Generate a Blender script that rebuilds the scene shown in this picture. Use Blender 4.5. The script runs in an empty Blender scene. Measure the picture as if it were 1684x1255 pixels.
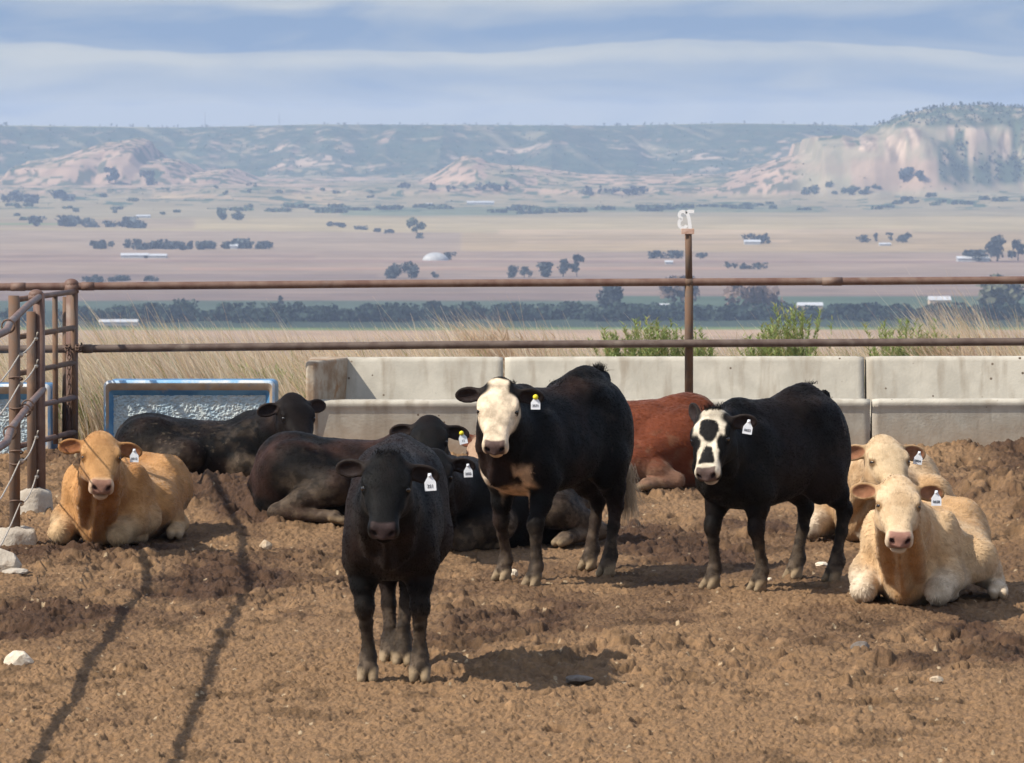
import bpy, bmesh, math, random
import numpy as np
from mathutils import Vector, Matrix

# ---------------------------------------------------------------- camera, sky, sun, exposure
SC = bpy.context.scene
COL = SC.collection
FPX = 8000.0                      # focal length in photograph pixels (photo 1684 x 1255)
CAM = np.array([0.0, 0.0, 2.84])
PITCH = math.atan((627.5 - 206.0) / FPX)
cam_d = bpy.data.cameras.new("camera")
cam = bpy.data.objects.new("camera", cam_d)
COL.objects.link(cam)
cam.location = CAM
cam.rotation_euler = (math.pi / 2 - PITCH, 0, 0)
cam_d.sensor_width = 36.0
cam_d.lens = FPX / 1684 * 36.0
cam_d.clip_start = 0.5
cam_d.clip_end = 40000
cam_d.dof.use_dof = True
cam_d.dof.focus_distance = 30.0
cam_d.dof.aperture_fstop = 15.0
SC.camera = cam
SC.render.resolution_x, SC.render.resolution_y = 1024, 763

SUN_EL, SUN_AZ = math.radians(45), math.atan2(-0.92, -0.40)     # azimuth clockwise from +Y
world = bpy.data.worlds.new("World")
SC.world = world
world.use_nodes = True
nt = world.node_tree
nt.nodes.clear()
def N(t, **kw):
    n = nt.nodes.new(t)
    for k, v in kw.items():
        setattr(n, k, v)
    return n
out = N('ShaderNodeOutputWorld')
sky = N('ShaderNodeTexSky', sky_type='NISHITA', sun_disc=False)
sky.sun_elevation = SUN_EL
sky.sun_rotation = SUN_AZ
sky.altitude = 1200
bg_sky = N('ShaderNodeBackground'); bg_sky.inputs[1].default_value = 0.12
nt.links.new(sky.outputs[0], bg_sky.inputs[0])
# long flat cloud bank low over the horizon, laid out by direction
tc = N('ShaderNodeTexCoord')
sep = N('ShaderNodeSeparateXYZ'); nt.links.new(tc.outputs['Generated'], sep.inputs[0])
def M_(op, a, b=None, c=None):
    n = N('ShaderNodeMath', operation=op)
    for i, v in enumerate((a, b, c)):
        if v is None: continue
        if isinstance(v, (int, float)): n.inputs[i].default_value = v
        else: nt.links.new(v, n.inputs[i])
    return n.outputs[0]
comb = N('ShaderNodeCombineXYZ')
nt.links.new(M_('MULTIPLY', sep.outputs['X'], 20.0), comb.inputs[0])
nt.links.new(M_('MULTIPLY', sep.outputs['Z'], 90.0), comb.inputs[1])
nz = N('ShaderNodeTexNoise'); nz.inputs['Scale'].default_value = 1.0
nz.inputs['Distortion'].default_value = 0.9; nz.inputs['Detail'].default_value = 8; nz.inputs['Roughness'].default_value = 0.5
nt.links.new(comb.outputs[0], nz.inputs['Vector'])
comb2 = N('ShaderNodeCombineXYZ')
nt.links.new(M_('MULTIPLY', sep.outputs['X'], 14.0), comb2.inputs[0])
comb2.inputs[1].default_value = 3.7
nt.links.new(M_('MULTIPLY', sep.outputs['Z'], 60.0), comb2.inputs[2])
nz2 = N('ShaderNodeTexNoise'); nz2.inputs['Scale'].default_value = 1.0; nz2.inputs['Detail'].default_value = 3
nt.links.new(comb2.outputs[0], nz2.inputs['Vector'])
w1 = M_('MULTIPLY', M_('SUBTRACT', nz2.outputs['Fac'], 0.5), 0.017)
ev = M_('ADD', sep.outputs['Z'], w1)
band = N('ShaderNodeValToRGB')
nt.links.new(M_('MULTIPLY', ev, 1 / 0.04), band.inputs[0])
r = band.color_ramp; r.interpolation = 'EASE'
r.elements[0].position = 0.0; r.elements[0].color = (1.0,) * 3 + (1,)
r.elements[1].position = 1.0; r.elements[1].color = (0.5,) * 3 + (1,)
for p, v in ((0.085, 1.0), (0.13, 0.62), (0.19, 0.42), (0.27, 0.55), (0.36, 0.88), (0.405, 0.78), (0.43, 0.25), (0.55, 0.05), (0.62, 0.35), (0.68, 0.75)):
    e = r.elements.new(p); e.color = (v, v, v, 1)
fac = M_('ADD', band.outputs[0], M_('MULTIPLY', M_('SUBTRACT', nz.outputs['Fac'], 0.5), 1.5))
cl = N('ShaderNodeValToRGB'); nt.links.new(fac, cl.inputs[0])
cl.color_ramp.elements[0].position = 0.05; cl.color_ramp.elements[0].color = (0.315, 0.445, 0.665, 1)
cl.color_ramp.elements[1].position = 0.95; cl.color_ramp.elements[1].color = (0.66, 0.705, 0.745, 1)
bg_cl = N('ShaderNodeBackground'); bg_cl.inputs[1].default_value = 0.41
nt.links.new(cl.outputs[0], bg_cl.inputs[0])
mr = N('ShaderNodeMapRange'); mr.inputs[1].default_value = 0.05; mr.inputs[2].default_value = 0.16
nt.links.new(sep.outputs['Z'], mr.inputs[0])
mx = N('ShaderNodeMixShader')
# broken bright cloud added over the unseen dome for softer fill light
nz3 = N('ShaderNodeTexNoise'); nz3.inputs['Scale'].default_value = 2.6; nz3.inputs['Detail'].default_value = 6
nt.links.new(tc.outputs['Generated'], nz3.inputs['Vector'])
cov = N('ShaderNodeMapRange'); cov.inputs[1].default_value = 0.42; cov.inputs[2].default_value = 0.58; cov.interpolation_type = 'SMOOTHSTEP'
nt.links.new(nz3.outputs['Fac'], cov.inputs[0])
bg_c2 = N('ShaderNodeBackground'); bg_c2.inputs[0].default_value = (0.96, 0.97, 1.0, 1); bg_c2.inputs[1].default_value = 0.36
mx2 = N('ShaderNodeMixShader'); nt.links.new(cov.outputs[0], mx2.inputs[0]); nt.links.new(bg_sky.outputs[0], mx2.inputs[1]); nt.links.new(bg_c2.outputs[0], mx2.inputs[2])
nt.links.new(mr.outputs[0], mx.inputs[0]); nt.links.new(bg_cl.outputs[0], mx.inputs[1]); nt.links.new(mx2.outputs[0], mx.inputs[2])
nt.links.new(mx.outputs[0], out.inputs[0])

sun_d = bpy.data.lights.new("sun", 'SUN')
sun_d.energy = 2.75; sun_d.angle = math.radians(0.7); sun_d.color = (1.0, 0.93, 0.82)
sun = bpy.data.objects.new("sun", sun_d); COL.objects.link(sun)
TO_SUN = Vector((math.sin(SUN_AZ) * math.cos(SUN_EL), math.cos(SUN_AZ) * math.cos(SUN_EL), math.sin(SUN_EL)))
sun.rotation_euler = TO_SUN.to_track_quat('Z', 'Y').to_euler()
sun.location = (-20, -5, 30)

SC.view_settings.view_transform = 'Standard'
SC.view_settings.look = 'None'
SC.view_settings.exposure = 1.13
SC.view_settings.gamma = 1.0
SC.view_settings.use_curve_mapping = False
cy = SC.cycles
cy.use_denoising = True
cy.max_bounces = 5; cy.diffuse_bounces = 3; cy.glossy_bounces = 2; cy.transmission_bounces = 2
cy.volume_bounces = 0; cy.transparent_max_bounces = 4
try:
    cy.denoiser = 'OPENIMAGEDENOISE'
    cy.denoising_input_passes = 'RGB_ALBEDO_NORMAL'
except Exception:
    pass

# ---------------------------------------------------------------- helpers
RNG = np.random.default_rng(7)
random.seed(7)
def ray(px, py):
    u, v = (px - 842) / FPX, -(py - 627.5) / FPX
    c, s = math.cos(PITCH), math.sin(PITCH)
    return np.array([u, c + v * s, -s + v * c])
def at(px, py, D):                      # world point seen at a pixel, at distance D along +Y
    d = ray(px, py); return CAM + d * (D / d[1])
def gnd(px, py, z=0.0):
    d = ray(px, py); return CAM + d * ((z - CAM[2]) / d[2])

def hsh(ix, iy, iz, seed):
    with np.errstate(over='ignore'):
        h = (ix.astype(np.int64).astype(np.uint32) * np.uint32(374761393) + iy.astype(np.int64).astype(np.uint32) * np.uint32(668265263)
             + iz.astype(np.int64).astype(np.uint32) * np.uint32(2147483647 ^ 1013904223) + np.uint32((seed * 974634777) & 0xffffffff))
        h = (h ^ (h >> np.uint32(13))) * np.uint32(1274126177)
        h = (h ^ (h >> np.uint32(16))) * np.uint32(2246822519)
        h = h ^ (h >> np.uint32(13))
    return h.astype(np.float64) / 4294967295.0
def vn2(x, y, seed=0):
    x = np.asarray(x, float); y = np.asarray(y, float)
    ix, iy = np.floor(x), np.floor(y); fx, fy = x - ix, y - iy
    fx = fx * fx * (3 - 2 * fx); fy = fy * fy * (3 - 2 * fy); z = np.zeros_like(ix)
    a, b = hsh(ix, iy, z, seed), hsh(ix + 1, iy, z, seed)
    c, d = hsh(ix, iy + 1, z, seed), hsh(ix + 1, iy + 1, z, seed)
    return (a + (b - a) * fx) * (1 - fy) + (c + (d - c) * fx) * fy
def fbm2(x, y, o=4, seed=0, g=0.5):
    s = 0; a = 1; t = 0
    for i in range(o):
        s = s + a * vn2(x * 2 ** i + 17.3 * i, y * 2 ** i - 9.1 * i, seed + i); t += a; a *= g
    return s / t
def vn3(p, seed=0):
    i = np.floor(p); f = p - i; f = f * f * (3 - 2 * f); r = 0
    for a in (0, 1):
        for b in (0, 1):
            for c in (0, 1):
                w = (f[..., 0] if a else 1 - f[..., 0]) * (f[..., 1] if b else 1 - f[..., 1]) * (f[..., 2] if c else 1 - f[..., 2])
                r = r + w * hsh(i[..., 0] + a, i[..., 1] + b, i[..., 2] + c, seed)
    return r
def fbm3(p, o=3, seed=0):
    s = 0; a = 1; t = 0
    for i in range(o):
        s = s + a * vn3(p * 2 ** i + 11.7 * i, seed + i); t += a; a *= .5
    return s / t
def ss(a, b, x):
    t = np.clip((x - a) / (b - a), 0, 1); return t * t * (3 - 2 * t)
def lerp(a, b, t):
    return a + (b - a) * t

def tag(o, label=None, cat=None, group=None, kind=None):
    if label: o['label'] = label
    if cat: o['category'] = cat
    if group: o['group'] = group
    if kind: o['kind'] = kind
    return o
def empty(name, loc=(0, 0, 0), rz=0.0):
    o = bpy.data.objects.new(name, None); COL.objects.link(o)
    o.location = tuple(float(v) for v in loc); o.rotation_euler = (0, 0, rz); o.empty_display_size = 0.2
    return o
def link(name, me, mat, parent=None):
    o = bpy.data.objects.new(name, me); COL.objects.link(o)
    if mat is not None and not me.materials: me.materials.append(mat)
    if parent is not None: o.parent = parent
    return o
def mesh_np(name, V, F, col=None, smooth=True):
    """V (n,3), F (m,4) or (m,3) integer array -> mesh"""
    V = np.asarray(V, np.float32); F = np.asarray(F, np.int32); k = F.shape[1]
    me = bpy.data.meshes.new(name)
    me.vertices.add(len(V)); me.vertices.foreach_set('co', V.ravel())
    me.loops.add(F.size); me.loops.foreach_set('vertex_index', F.ravel())
    me.polygons.add(len(F))
    me.polygons.foreach_set('loop_start', np.arange(0, F.size, k, dtype=np.int32))
    me.polygons.foreach_set('use_smooth', np.full(len(F), smooth))
    me.update(calc_edges=True)
    if col is not None: vcol(me, col)
    return me
def vcol(me, col, name='tint'):
    c = np.ones((len(col), 4), np.float32); c[:, :3] = col
    a = me.attributes.new(name, 'FLOAT_COLOR', 'POINT'); a.data.foreach_set('color', c.ravel())

class MB:
    """collects shapes into ONE mesh"""
    def __init__(s): s.bm = bmesh.new()
    def box(s, c, d, bev=0.0, rz=0.0, rot=None):
        m = Matrix.Translation(Vector([float(v) for v in c])) @ (rot if rot is not None else Matrix.Rotation(rz, 4, 'Z')) @ Matrix.Diagonal((d[0], d[1], d[2], 1))
        r = bmesh.ops.create_cube(s.bm, size=1.0, matrix=m)
        if bev:
            es = list({e for v in r['verts'] for e in v.link_edges})
            bmesh.ops.bevel(s.bm, geom=es, offset=bev, segments=2, profile=0.5, affect='EDGES')
        return s
    def tube(s, pts, r, seg=14, cap=True):
        pts = [Vector([float(v) for v in p]) for p in pts]
        rad = r if isinstance(r, (list, tuple)) else [r] * len(pts)
        rings = []; up = None
        for i, p in enumerate(pts):
            t = (pts[min(i + 1, len(pts) - 1)] - pts[max(i - 1, 0)]).normalized()
            if up is None: up = Vector((0, 0, 1)) if abs(t.z) < .9 else Vector((1, 0, 0))
            n = (up - t * up.dot(t)).normalized(); b = t.cross(n); up = n
            rings.append([s.bm.verts.new(p + (n * math.cos(2 * math.pi * k / seg) + b * math.sin(2 * math.pi * k / seg)) * rad[i]) for k in range(seg)])
        for a, b in zip(rings, rings[1:]):
            for k in range(seg):
                f = s.bm.faces.new((a[k], a[(k + 1) % seg], b[(k + 1) % seg], b[k])); f.smooth = True
        if cap:
            s.bm.faces.new(rings[0][::-1]); s.bm.faces.new(rings[-1])
        return s
    def ball(s, c, r, sub=2, sc=(1, 1, 1)):
        m = Matrix.Translation(Vector([float(v) for v in c])) @ Matrix.Diagonal((sc[0], sc[1], sc[2], 1))
        q = bmesh.ops.create_icosphere(s.bm, subdivisions=sub, radius=r, matrix=m)
        for v in q['verts']:
            for f in v.link_faces: f.smooth = True
        return s
    def torus(s, c, R, r, n1=(1, 0, 0), n2=(0, 0, 1), seg=14, sr=6, st=1.0):
        n1 = Vector(n1).normalized(); n2 = Vector(n2).normalized(); c = Vector([float(v) for v in c]); n3 = n1.cross(n2)
        rings = []
        for i in range(seg):
            a = 2 * math.pi * i / seg; d = n1 * math.cos(a) + n2 * math.sin(a) ; cc = c + n1 * (R * math.cos(a)) + n2 * (R * st * math.sin(a))
            rings.append([s.bm.verts.new(cc + (d * math.cos(2 * math.pi * k / sr) + n3 * math.sin(2 * math.pi * k / sr)) * r) for k in range(sr)])
        for i in range(seg):
            a, b = rings[i], rings[(i + 1) % seg]
            for k in range(sr):
                f = s.bm.faces.new((a[k], a[(k + 1) % sr], b[(k + 1) % sr], b[k])); f.smooth = True
        return s
    def poly(s, pts, thick=0.0, n=None):
        vs = [s.bm.verts.new(Vector([float(x) for x in p])) for p in pts]
        f = s.bm.faces.new(vs)
        if thick:
            q = bmesh.ops.extrude_face_region(s.bm, geom=[f])
            f.normal_update(); nn = Vector(n) if n is not None else f.normal
            bmesh.ops.translate(s.bm, vec=nn * thick, verts=[v for v in q['geom'] if isinstance(v, bmesh.types.BMVert)])
        return s
    def build(s, name, mat, parent=None):
        bmesh.ops.recalc_face_normals(s.bm, faces=s.bm.faces[:])
        me = bpy.data.meshes.new(name); s.bm.to_mesh(me); s.bm.free()
        return link(name, me, mat, parent)

def mat(name, c1, c2=None, rough=0.8, scale=8.0, detail=5, bump=0.0, bscale=None, spec=0.3, attr=None, stretch=None, lo=.35, hi=.65, c3=None, s3=3.0, coords='Object', bdist=0.02, rough2=None):
    m = bpy.data.materials.new(name); m.use_nodes = True
    t = m.node_tree; n = t.nodes; L = t.links
    b = n['Principled BSDF']; b.inputs['Roughness'].default_value = rough
    b.inputs['Specular IOR Level'].default_value = spec
    tcn = n.new('ShaderNodeTexCoord'); vec = tcn.outputs[coords]
    if stretch is not None:
        mp = n.new('ShaderNodeMapping'); mp.inputs['Scale'].default_value = stretch; L.new(vec, mp.inputs[0]); vec = mp.outputs[0]
    def noise(sc, de=detail):
        q = n.new('ShaderNodeTexNoise'); q.inputs['Scale'].default_value = sc; q.inputs['Detail'].default_value = de
        q.inputs['Roughness'].default_value = .6; L.new(vec, q.inputs['Vector']); return q.outputs['Fac']
    def ramp(f, a, bb):
        q = n.new('ShaderNodeMapRange'); q.inputs[1].default_value = a; q.inputs[2].default_value = bb; q.interpolation_type = 'SMOOTHSTEP'; L.new(f, q.inputs[0]); return q.outputs[0]
    def mix(f, a, bb, mode='MIX'):
        q = n.new('ShaderNodeMix'); q.data_type = 'RGBA'; q.blend_type = mode
        if isinstance(f, float): q.inputs[0].default_value = f
        else: L.new(f, q.inputs[0])
        for i, v in ((6, a), (7, bb)):
            if isinstance(v, tuple): q.inputs[i].default_value = v + (1,) if len(v) == 3 else v
            else: L.new(v, q.inputs[i])
        return q.outputs[2]
    if attr:
        at_ = n.new('ShaderNodeAttribute'); at_.attribute_name = attr; col = at_.outputs['Color']
        if c1 is not None:      # c1..c2 are multipliers
            col = mix(1.0, col, mix(ramp(noise(scale), lo, hi), c1, c2), 'MULTIPLY')
    else:
        col = c1
        if c2 is not None: col = mix(ramp(noise(scale), lo, hi), c1, c2)
    if c3 is not None: col = mix(ramp(noise(s3), .55, .72), col, c3)
    if isinstance(col, tuple): b.inputs['Base Color'].default_value = col + (1,)
    else: L.new(col, b.inputs['Base Color'])
    if bump:
        bp = n.new('ShaderNodeBump'); bp.inputs['Strength'].default_value = bump; bp.inputs['Distance'].default_value = bdist
        L.new(noise(bscale or scale * 3, 6), bp.inputs['Height']); L.new(bp.outputs[0], b.inputs['Normal'])
    if rough2 is not None:
        L.new(ramp(noise(scale * .7), .3, .7), b.inputs['Roughness'])
    return m
# ---------------------------------------------------------------- the pen floor
MAT_DIRT = mat('trampled_manure_dirt', (.80, .80, .80), (1.18, 1.14, 1.08), rough=.95, scale=28, detail=8, bump=.7, bscale=90, spec=.12, attr='tint', bdist=.012)
def clods(x, y, cell, rmin, rmax, prob, seed, flat=.55):
    """rounded crumbs scattered over jittered cells; returns height"""
    ix, iy = np.floor(x / cell), np.floor(y / cell); h = np.zeros_like(x)
    for a in (-1, 0, 1):
        for b in (-1, 0, 1):
            cx, cy_ = ix + a, iy + b; z = np.zeros_like(cx)
            px_ = (cx + hsh(cx, cy_, z, seed)) * cell; py_ = (cy_ + hsh(cx, cy_, z, seed + 1)) * cell
            rr = rmin + (rmax - rmin) * hsh(cx, cy_, z, seed + 2) ** 2
            on = hsh(cx, cy_, z, seed + 3) < (prob if np.isscalar(prob) else prob)
            an = hsh(cx, cy_, z, seed + 4) * 3.14; el = .6 + .6 * hsh(cx, cy_, z, seed + 5)
            dx, dy = x - px_, y - py_; u = dx * np.cos(an) + dy * np.sin(an); v = (-dx * np.sin(an) + dy * np.cos(an)) / el
            q = 1 - (u * u + v * v) / (rr * rr)
            h = np.maximum(h, np.where(on & (q > 0), np.maximum(q, 0) ** .38 * rr * flat, 0))
    return h
MOUNDS = [(-2.25, 36.2, .75, 1.1, .24), (-1.72, 35.0, .45, .7, .14), (3.62, 35.4, .7, 1.6, .30), (4.0, 33.0, .7, 1.3, .17), (-3.4, 40.2, 1.0, 1.4, .14), (4.7, 41.3, 1.9, .6, .17), (2.6, 41.7, 1.0, .35, .05),
          (-2.75, 28.2, .45, 1.0, .03), (-2.45, 25.6, .30, .9, .03)]
def rough_at(x, y):
    w = .12 + .62 * ss(.44, .60, fbm2(x * .75, y * .5, 4, 40)) * ss(22, 27, y)
    for mx_, my, sx, sy, hh in MOUNDS:
        w = np.maximum(w, 1.25 * np.exp(-((x - mx_) / sx) ** 2 - ((y - my) / sy) ** 2) * min(1, hh / .11))
    w = np.maximum(w, .75 * np.exp(-((x + 1.6) / 1.4) ** 2 - ((y - 30.6) / 2.2) ** 2))
    return w
def ground_h(x, y):
    h = .05 * (fbm2(x * .5, y * .5, 3, 3) - .5)
    for mx_, my, sx, sy, hh in MOUNDS:
        h = h + hh * np.exp(-((x - mx_) / sx) ** 2 - ((y - my) / sy) ** 2)
    return h
def pen_ground():
    rows = [20.0]
    while rows[-1] < 47: rows.append(rows[-1] + .021 * rows[-1] / 25)
    Y = np.array(rows); nc = 1000; T = np.linspace(-1, 1, nc)
    Yg = np.repeat(Y[:, None], nc, 1); Xg = T[None, :] * (.108 * Yg + .55)
    h = ground_h(Xg, Yg); w = rough_at(Xg, Yg)
    fine = (fbm2(Xg * 24, Yg * 15, 5, 11, .6) - .5) * (.03 + .03 * w) + (hsh(np.floor(Xg / .016), np.floor(Yg / .03), Xg * 0, 13) - .5) * .010
    c1 = np.maximum(clods(Xg, Yg * .8, .075, .010, .036, .06 + .55 * np.minimum(w, 1) ** 1.5, 21, .8) * (.75 + .4 * w), clods(Xg, Yg * .8, .030, .005, .0155, .5, 25, 1.0))
    c2 = clods(Xg, Yg * .8, .20, .03, .090, .03 + .55 * np.minimum(w, 1.2) ** 2, 31, .75) * (.55 + .45 * np.minimum(w, 1))
    tramp = -.06 * ss(.52, .7, fbm2(Xg * 5, Yg * 3.2, 2, 51)) * np.minimum(w, 1.1)
    prints = clods(Xg, Yg * .8, .27, .040, .066, .22 + .3 * np.minimum(w, 1), 121, .8)      # old hoof prints
    z = h + fine + np.maximum(c1, c2) + tramp - prints
    edge = np.minimum(ss(1, .93, np.abs(T))[None, :], (ss(20, 20.8, Y) * ss(47, 45.5, Y))[:, None])
    z = z * edge - .05 * (1 - edge)
    # colour of the soil itself: dry crumbs paler, damp churned manure darker
    n1 = fbm2(Xg * 1.1, Yg * .6, 4, 61); n2 = fbm2(Xg * 16, Yg * 10, 4, 71)
    damp = np.clip(.9 * ss(.42, .66, n1 * .6 + .30 * np.minimum(w, 1.25)) + .5 * (n2 - .5) + .42 * ss(24.5, 27.5, Yg) * ss(37, 33.5, Yg) * (.25 + 1.1 * ss(.4, .6, fbm2(Xg * 2.1, Yg * 1.0, 3, 63))), 0, 1)
    dry = np.array([.212, .131, .071]); wet = np.array([.070, .041, .026])
    c = dry + (wet - dry) * damp[..., None]
    crumb = np.clip(np.maximum(c1, c2) / .03, 0, 1) * (hsh(np.floor(Xg / .04), np.floor(Yg / .06), Xg * 0, 81) - .45)
    c = c * (1 + .55 * crumb[..., None])
    c = c + (wet * 1.1 - c) * (.75 * ss(.012, .04, prints))[..., None]
    stain = ss(.64, .72, fbm2(Xg * 4.2, Yg * 2.6, 3, 91))
    c = c * (1 - .35 * stain[..., None])
    straw = (hsh(np.floor(Xg / .018), np.floor(Yg / .05), Xg * 0, 95) > .9955)
    c = np.where(straw[..., None], np.array([.36, .27, .17]), c)
    far = ss(43.0, 44.2, Yg)[..., None]; c = c * (1 - far) + np.array([.36, .26, .14]) * far
    nr = len(Y); idx = np.arange(nr * nc).reshape(nr, nc)
    F = np.stack([idx[:-1, :-1], idx[:-1, 1:], idx[1:, 1:], idx[1:, :-1]], -1).reshape(-1, 4)
    V = np.stack([Xg, Yg, z], -1).reshape(-1, 3)
    # coarse ground round about, 5 cm lower, in the same sheet
    gx = np.linspace(-70, 70, 90); gy = np.linspace(-40, 62, 70)
    GX, GY = np.meshgrid(gx, gy); gz = terrain(GX, GY) - .055 + .03 * (fbm2(GX, GY, 3, 5) - .5)
    i2 = np.arange(GX.size).reshape(GX.shape) + len(V)
    F2 = np.stack([i2[:-1, :-1], i2[:-1, 1:], i2[1:, 1:], i2[1:, :-1]], -1).reshape(-1, 4)
    far2 = ss(43, 44.5, GY)[..., None]
    c2_ = np.array([.2, .122, .064]) * (1 - far2) + np.array([.36, .26, .14]) * far2
    V = np.concatenate([V, np.stack([GX, GY, gz], -1).reshape(-1, 3)]); F = np.concatenate([F, F2])
    C = np.concatenate([c.reshape(-1, 3), c2_.reshape(-1, 3)])
    o = link('ground', mesh_np('ground', V, F, np.clip(C, .01, .9)), MAT_DIRT)
    tag(o, kind='structure')

# ---------------------------------------------------------------- valley and bluffs
FLOOR = -97.0
def prof(px, pts):
    a = np.array(pts, float); return np.interp(px, a[:, 0], a[:, 1])
def ytoz(y, D): return CAM[2] - (y - 206.0) / FPX * D
def terrain(X, D):
    """height of the land at world X, Y=D (the pen is level at 0)"""
    X = np.asarray(X, float); D = np.asarray(D, float)
    z = np.where(D < 50, 0.0, -97 * ss(0, 1, (D - 50) / 1050.) ** .62)
    z = np.where(D > 1100, FLOOR, z)
    z = z - 2.0 * ss(50, 62, D) * (D < 1100) * ss(1100, 700, D)
    px = X / np.maximum(D, 1) * FPX + 842
    z = z + 2.5 * (fbm2(X / 420, D / 600, 3, 101) - .5) * ss(1300, 2200, D)
    # gentle benches below the bluffs
    z = z + 7 * ss(5200, 6400, D) + 10 * ss(6300, 7500, D) + 5 * (fbm2(X / 260, D / 330, 4, 111) - .5) * ss(4800, 6200, D)
    z = z + 8 * ss(.5, .75, fbm2(X / 330, D / 420, 3, 117)) * ss(5300, 6000, D)
    # escarpment with gullies
    wv = 420 * (fbm2(X / 900, X * 0 + 1.5, 2, 121) - .5) + 330 * np.abs(fbm2(X / 210, D / 2600, 3, 131) - .5) * 2 + 90 * (fbm2(X / 60, D / 900, 2, 133) - .5)
    t = (D - 7650 - wv) / 720.
    rim = ytoz(prof(px, [(-900, 204), (0, 207), (300, 210), (520, 205), (800, 205), (1000, 207), (1200, 203), (1400, 206), (2600, 204)]), 8400.)
    esc = ss(0, 1, t) * .35 + np.clip(t, 0, 1) * .65
    zz = z + (rim - z) * esc + 2.5 * (fbm2(X / 60, D / 60, 3, 141) - .5) * ss(0, .4, t)
    z = np.where(t > 0, zz, z)
    z = np.where(t > 1, rim + 3 * (fbm2(X / 130, D / 200, 3, 143) - .5) - .004 * np.maximum(D - 8800, 0), z)
    def ridge(z, D0, pts, wf, wb, cliff, seed, amp=7., rag=60.):
        n = fbm2(X / rag, D / rag, 4, seed) - .5
        pxx = X / D0 * FPX + 842
        top = ytoz(prof(pxx + 26 * n, pts), D0)
        dd = D - D0 + 260 * np.abs(fbm2(X / 120, D * 0 + seed, 3, seed + 1) - .5) + 40 * n
        f = np.where(dd < 0, 1 - np.clip(-dd / wf, 0, 1), 1 - np.clip(dd / wb, 0, 1))
        f = f + cliff * (ss(0, .55, f) - f)
        rz = np.where(top > z, z + (top - z) * f + amp * n * ss(0, .3, f) * ss(1.05, .6, f), z)
        return np.maximum(z, rz)
    z = ridge(z, 7050., [(-400, 300), (0, 292), (50, 285), (62, 264), (110, 258), (150, 246), (190, 232), (225, 226), (245, 232), (262, 258), (300, 262), (330, 282), (380, 276), (420, 296), (520, 310)], 560, 500, .55, 201, 6.)
    z = ridge(z, 6900., [(640, 310), (690, 297), (720, 284), (745, 268), (765, 256), (783, 255), (800, 264), (830, 270), (880, 272), (910, 280), (960, 285), (1040, 287), (1160, 286), (1300, 294), (1400, 300)], 520, 450, .35, 211, 4.)
    z = ridge(z, 6500., [(1180, 305), (1300, 262), (1325, 250), (1332, 224), (1375, 222), (1400, 226), (1440, 214), (1458, 196), (1490, 186), (1520, 180), (1560, 173), (1620, 172), (1684, 177), (1800, 170), (2300, 180)], 330, 900, .62, 221, 10., 60.)
    return z
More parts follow.
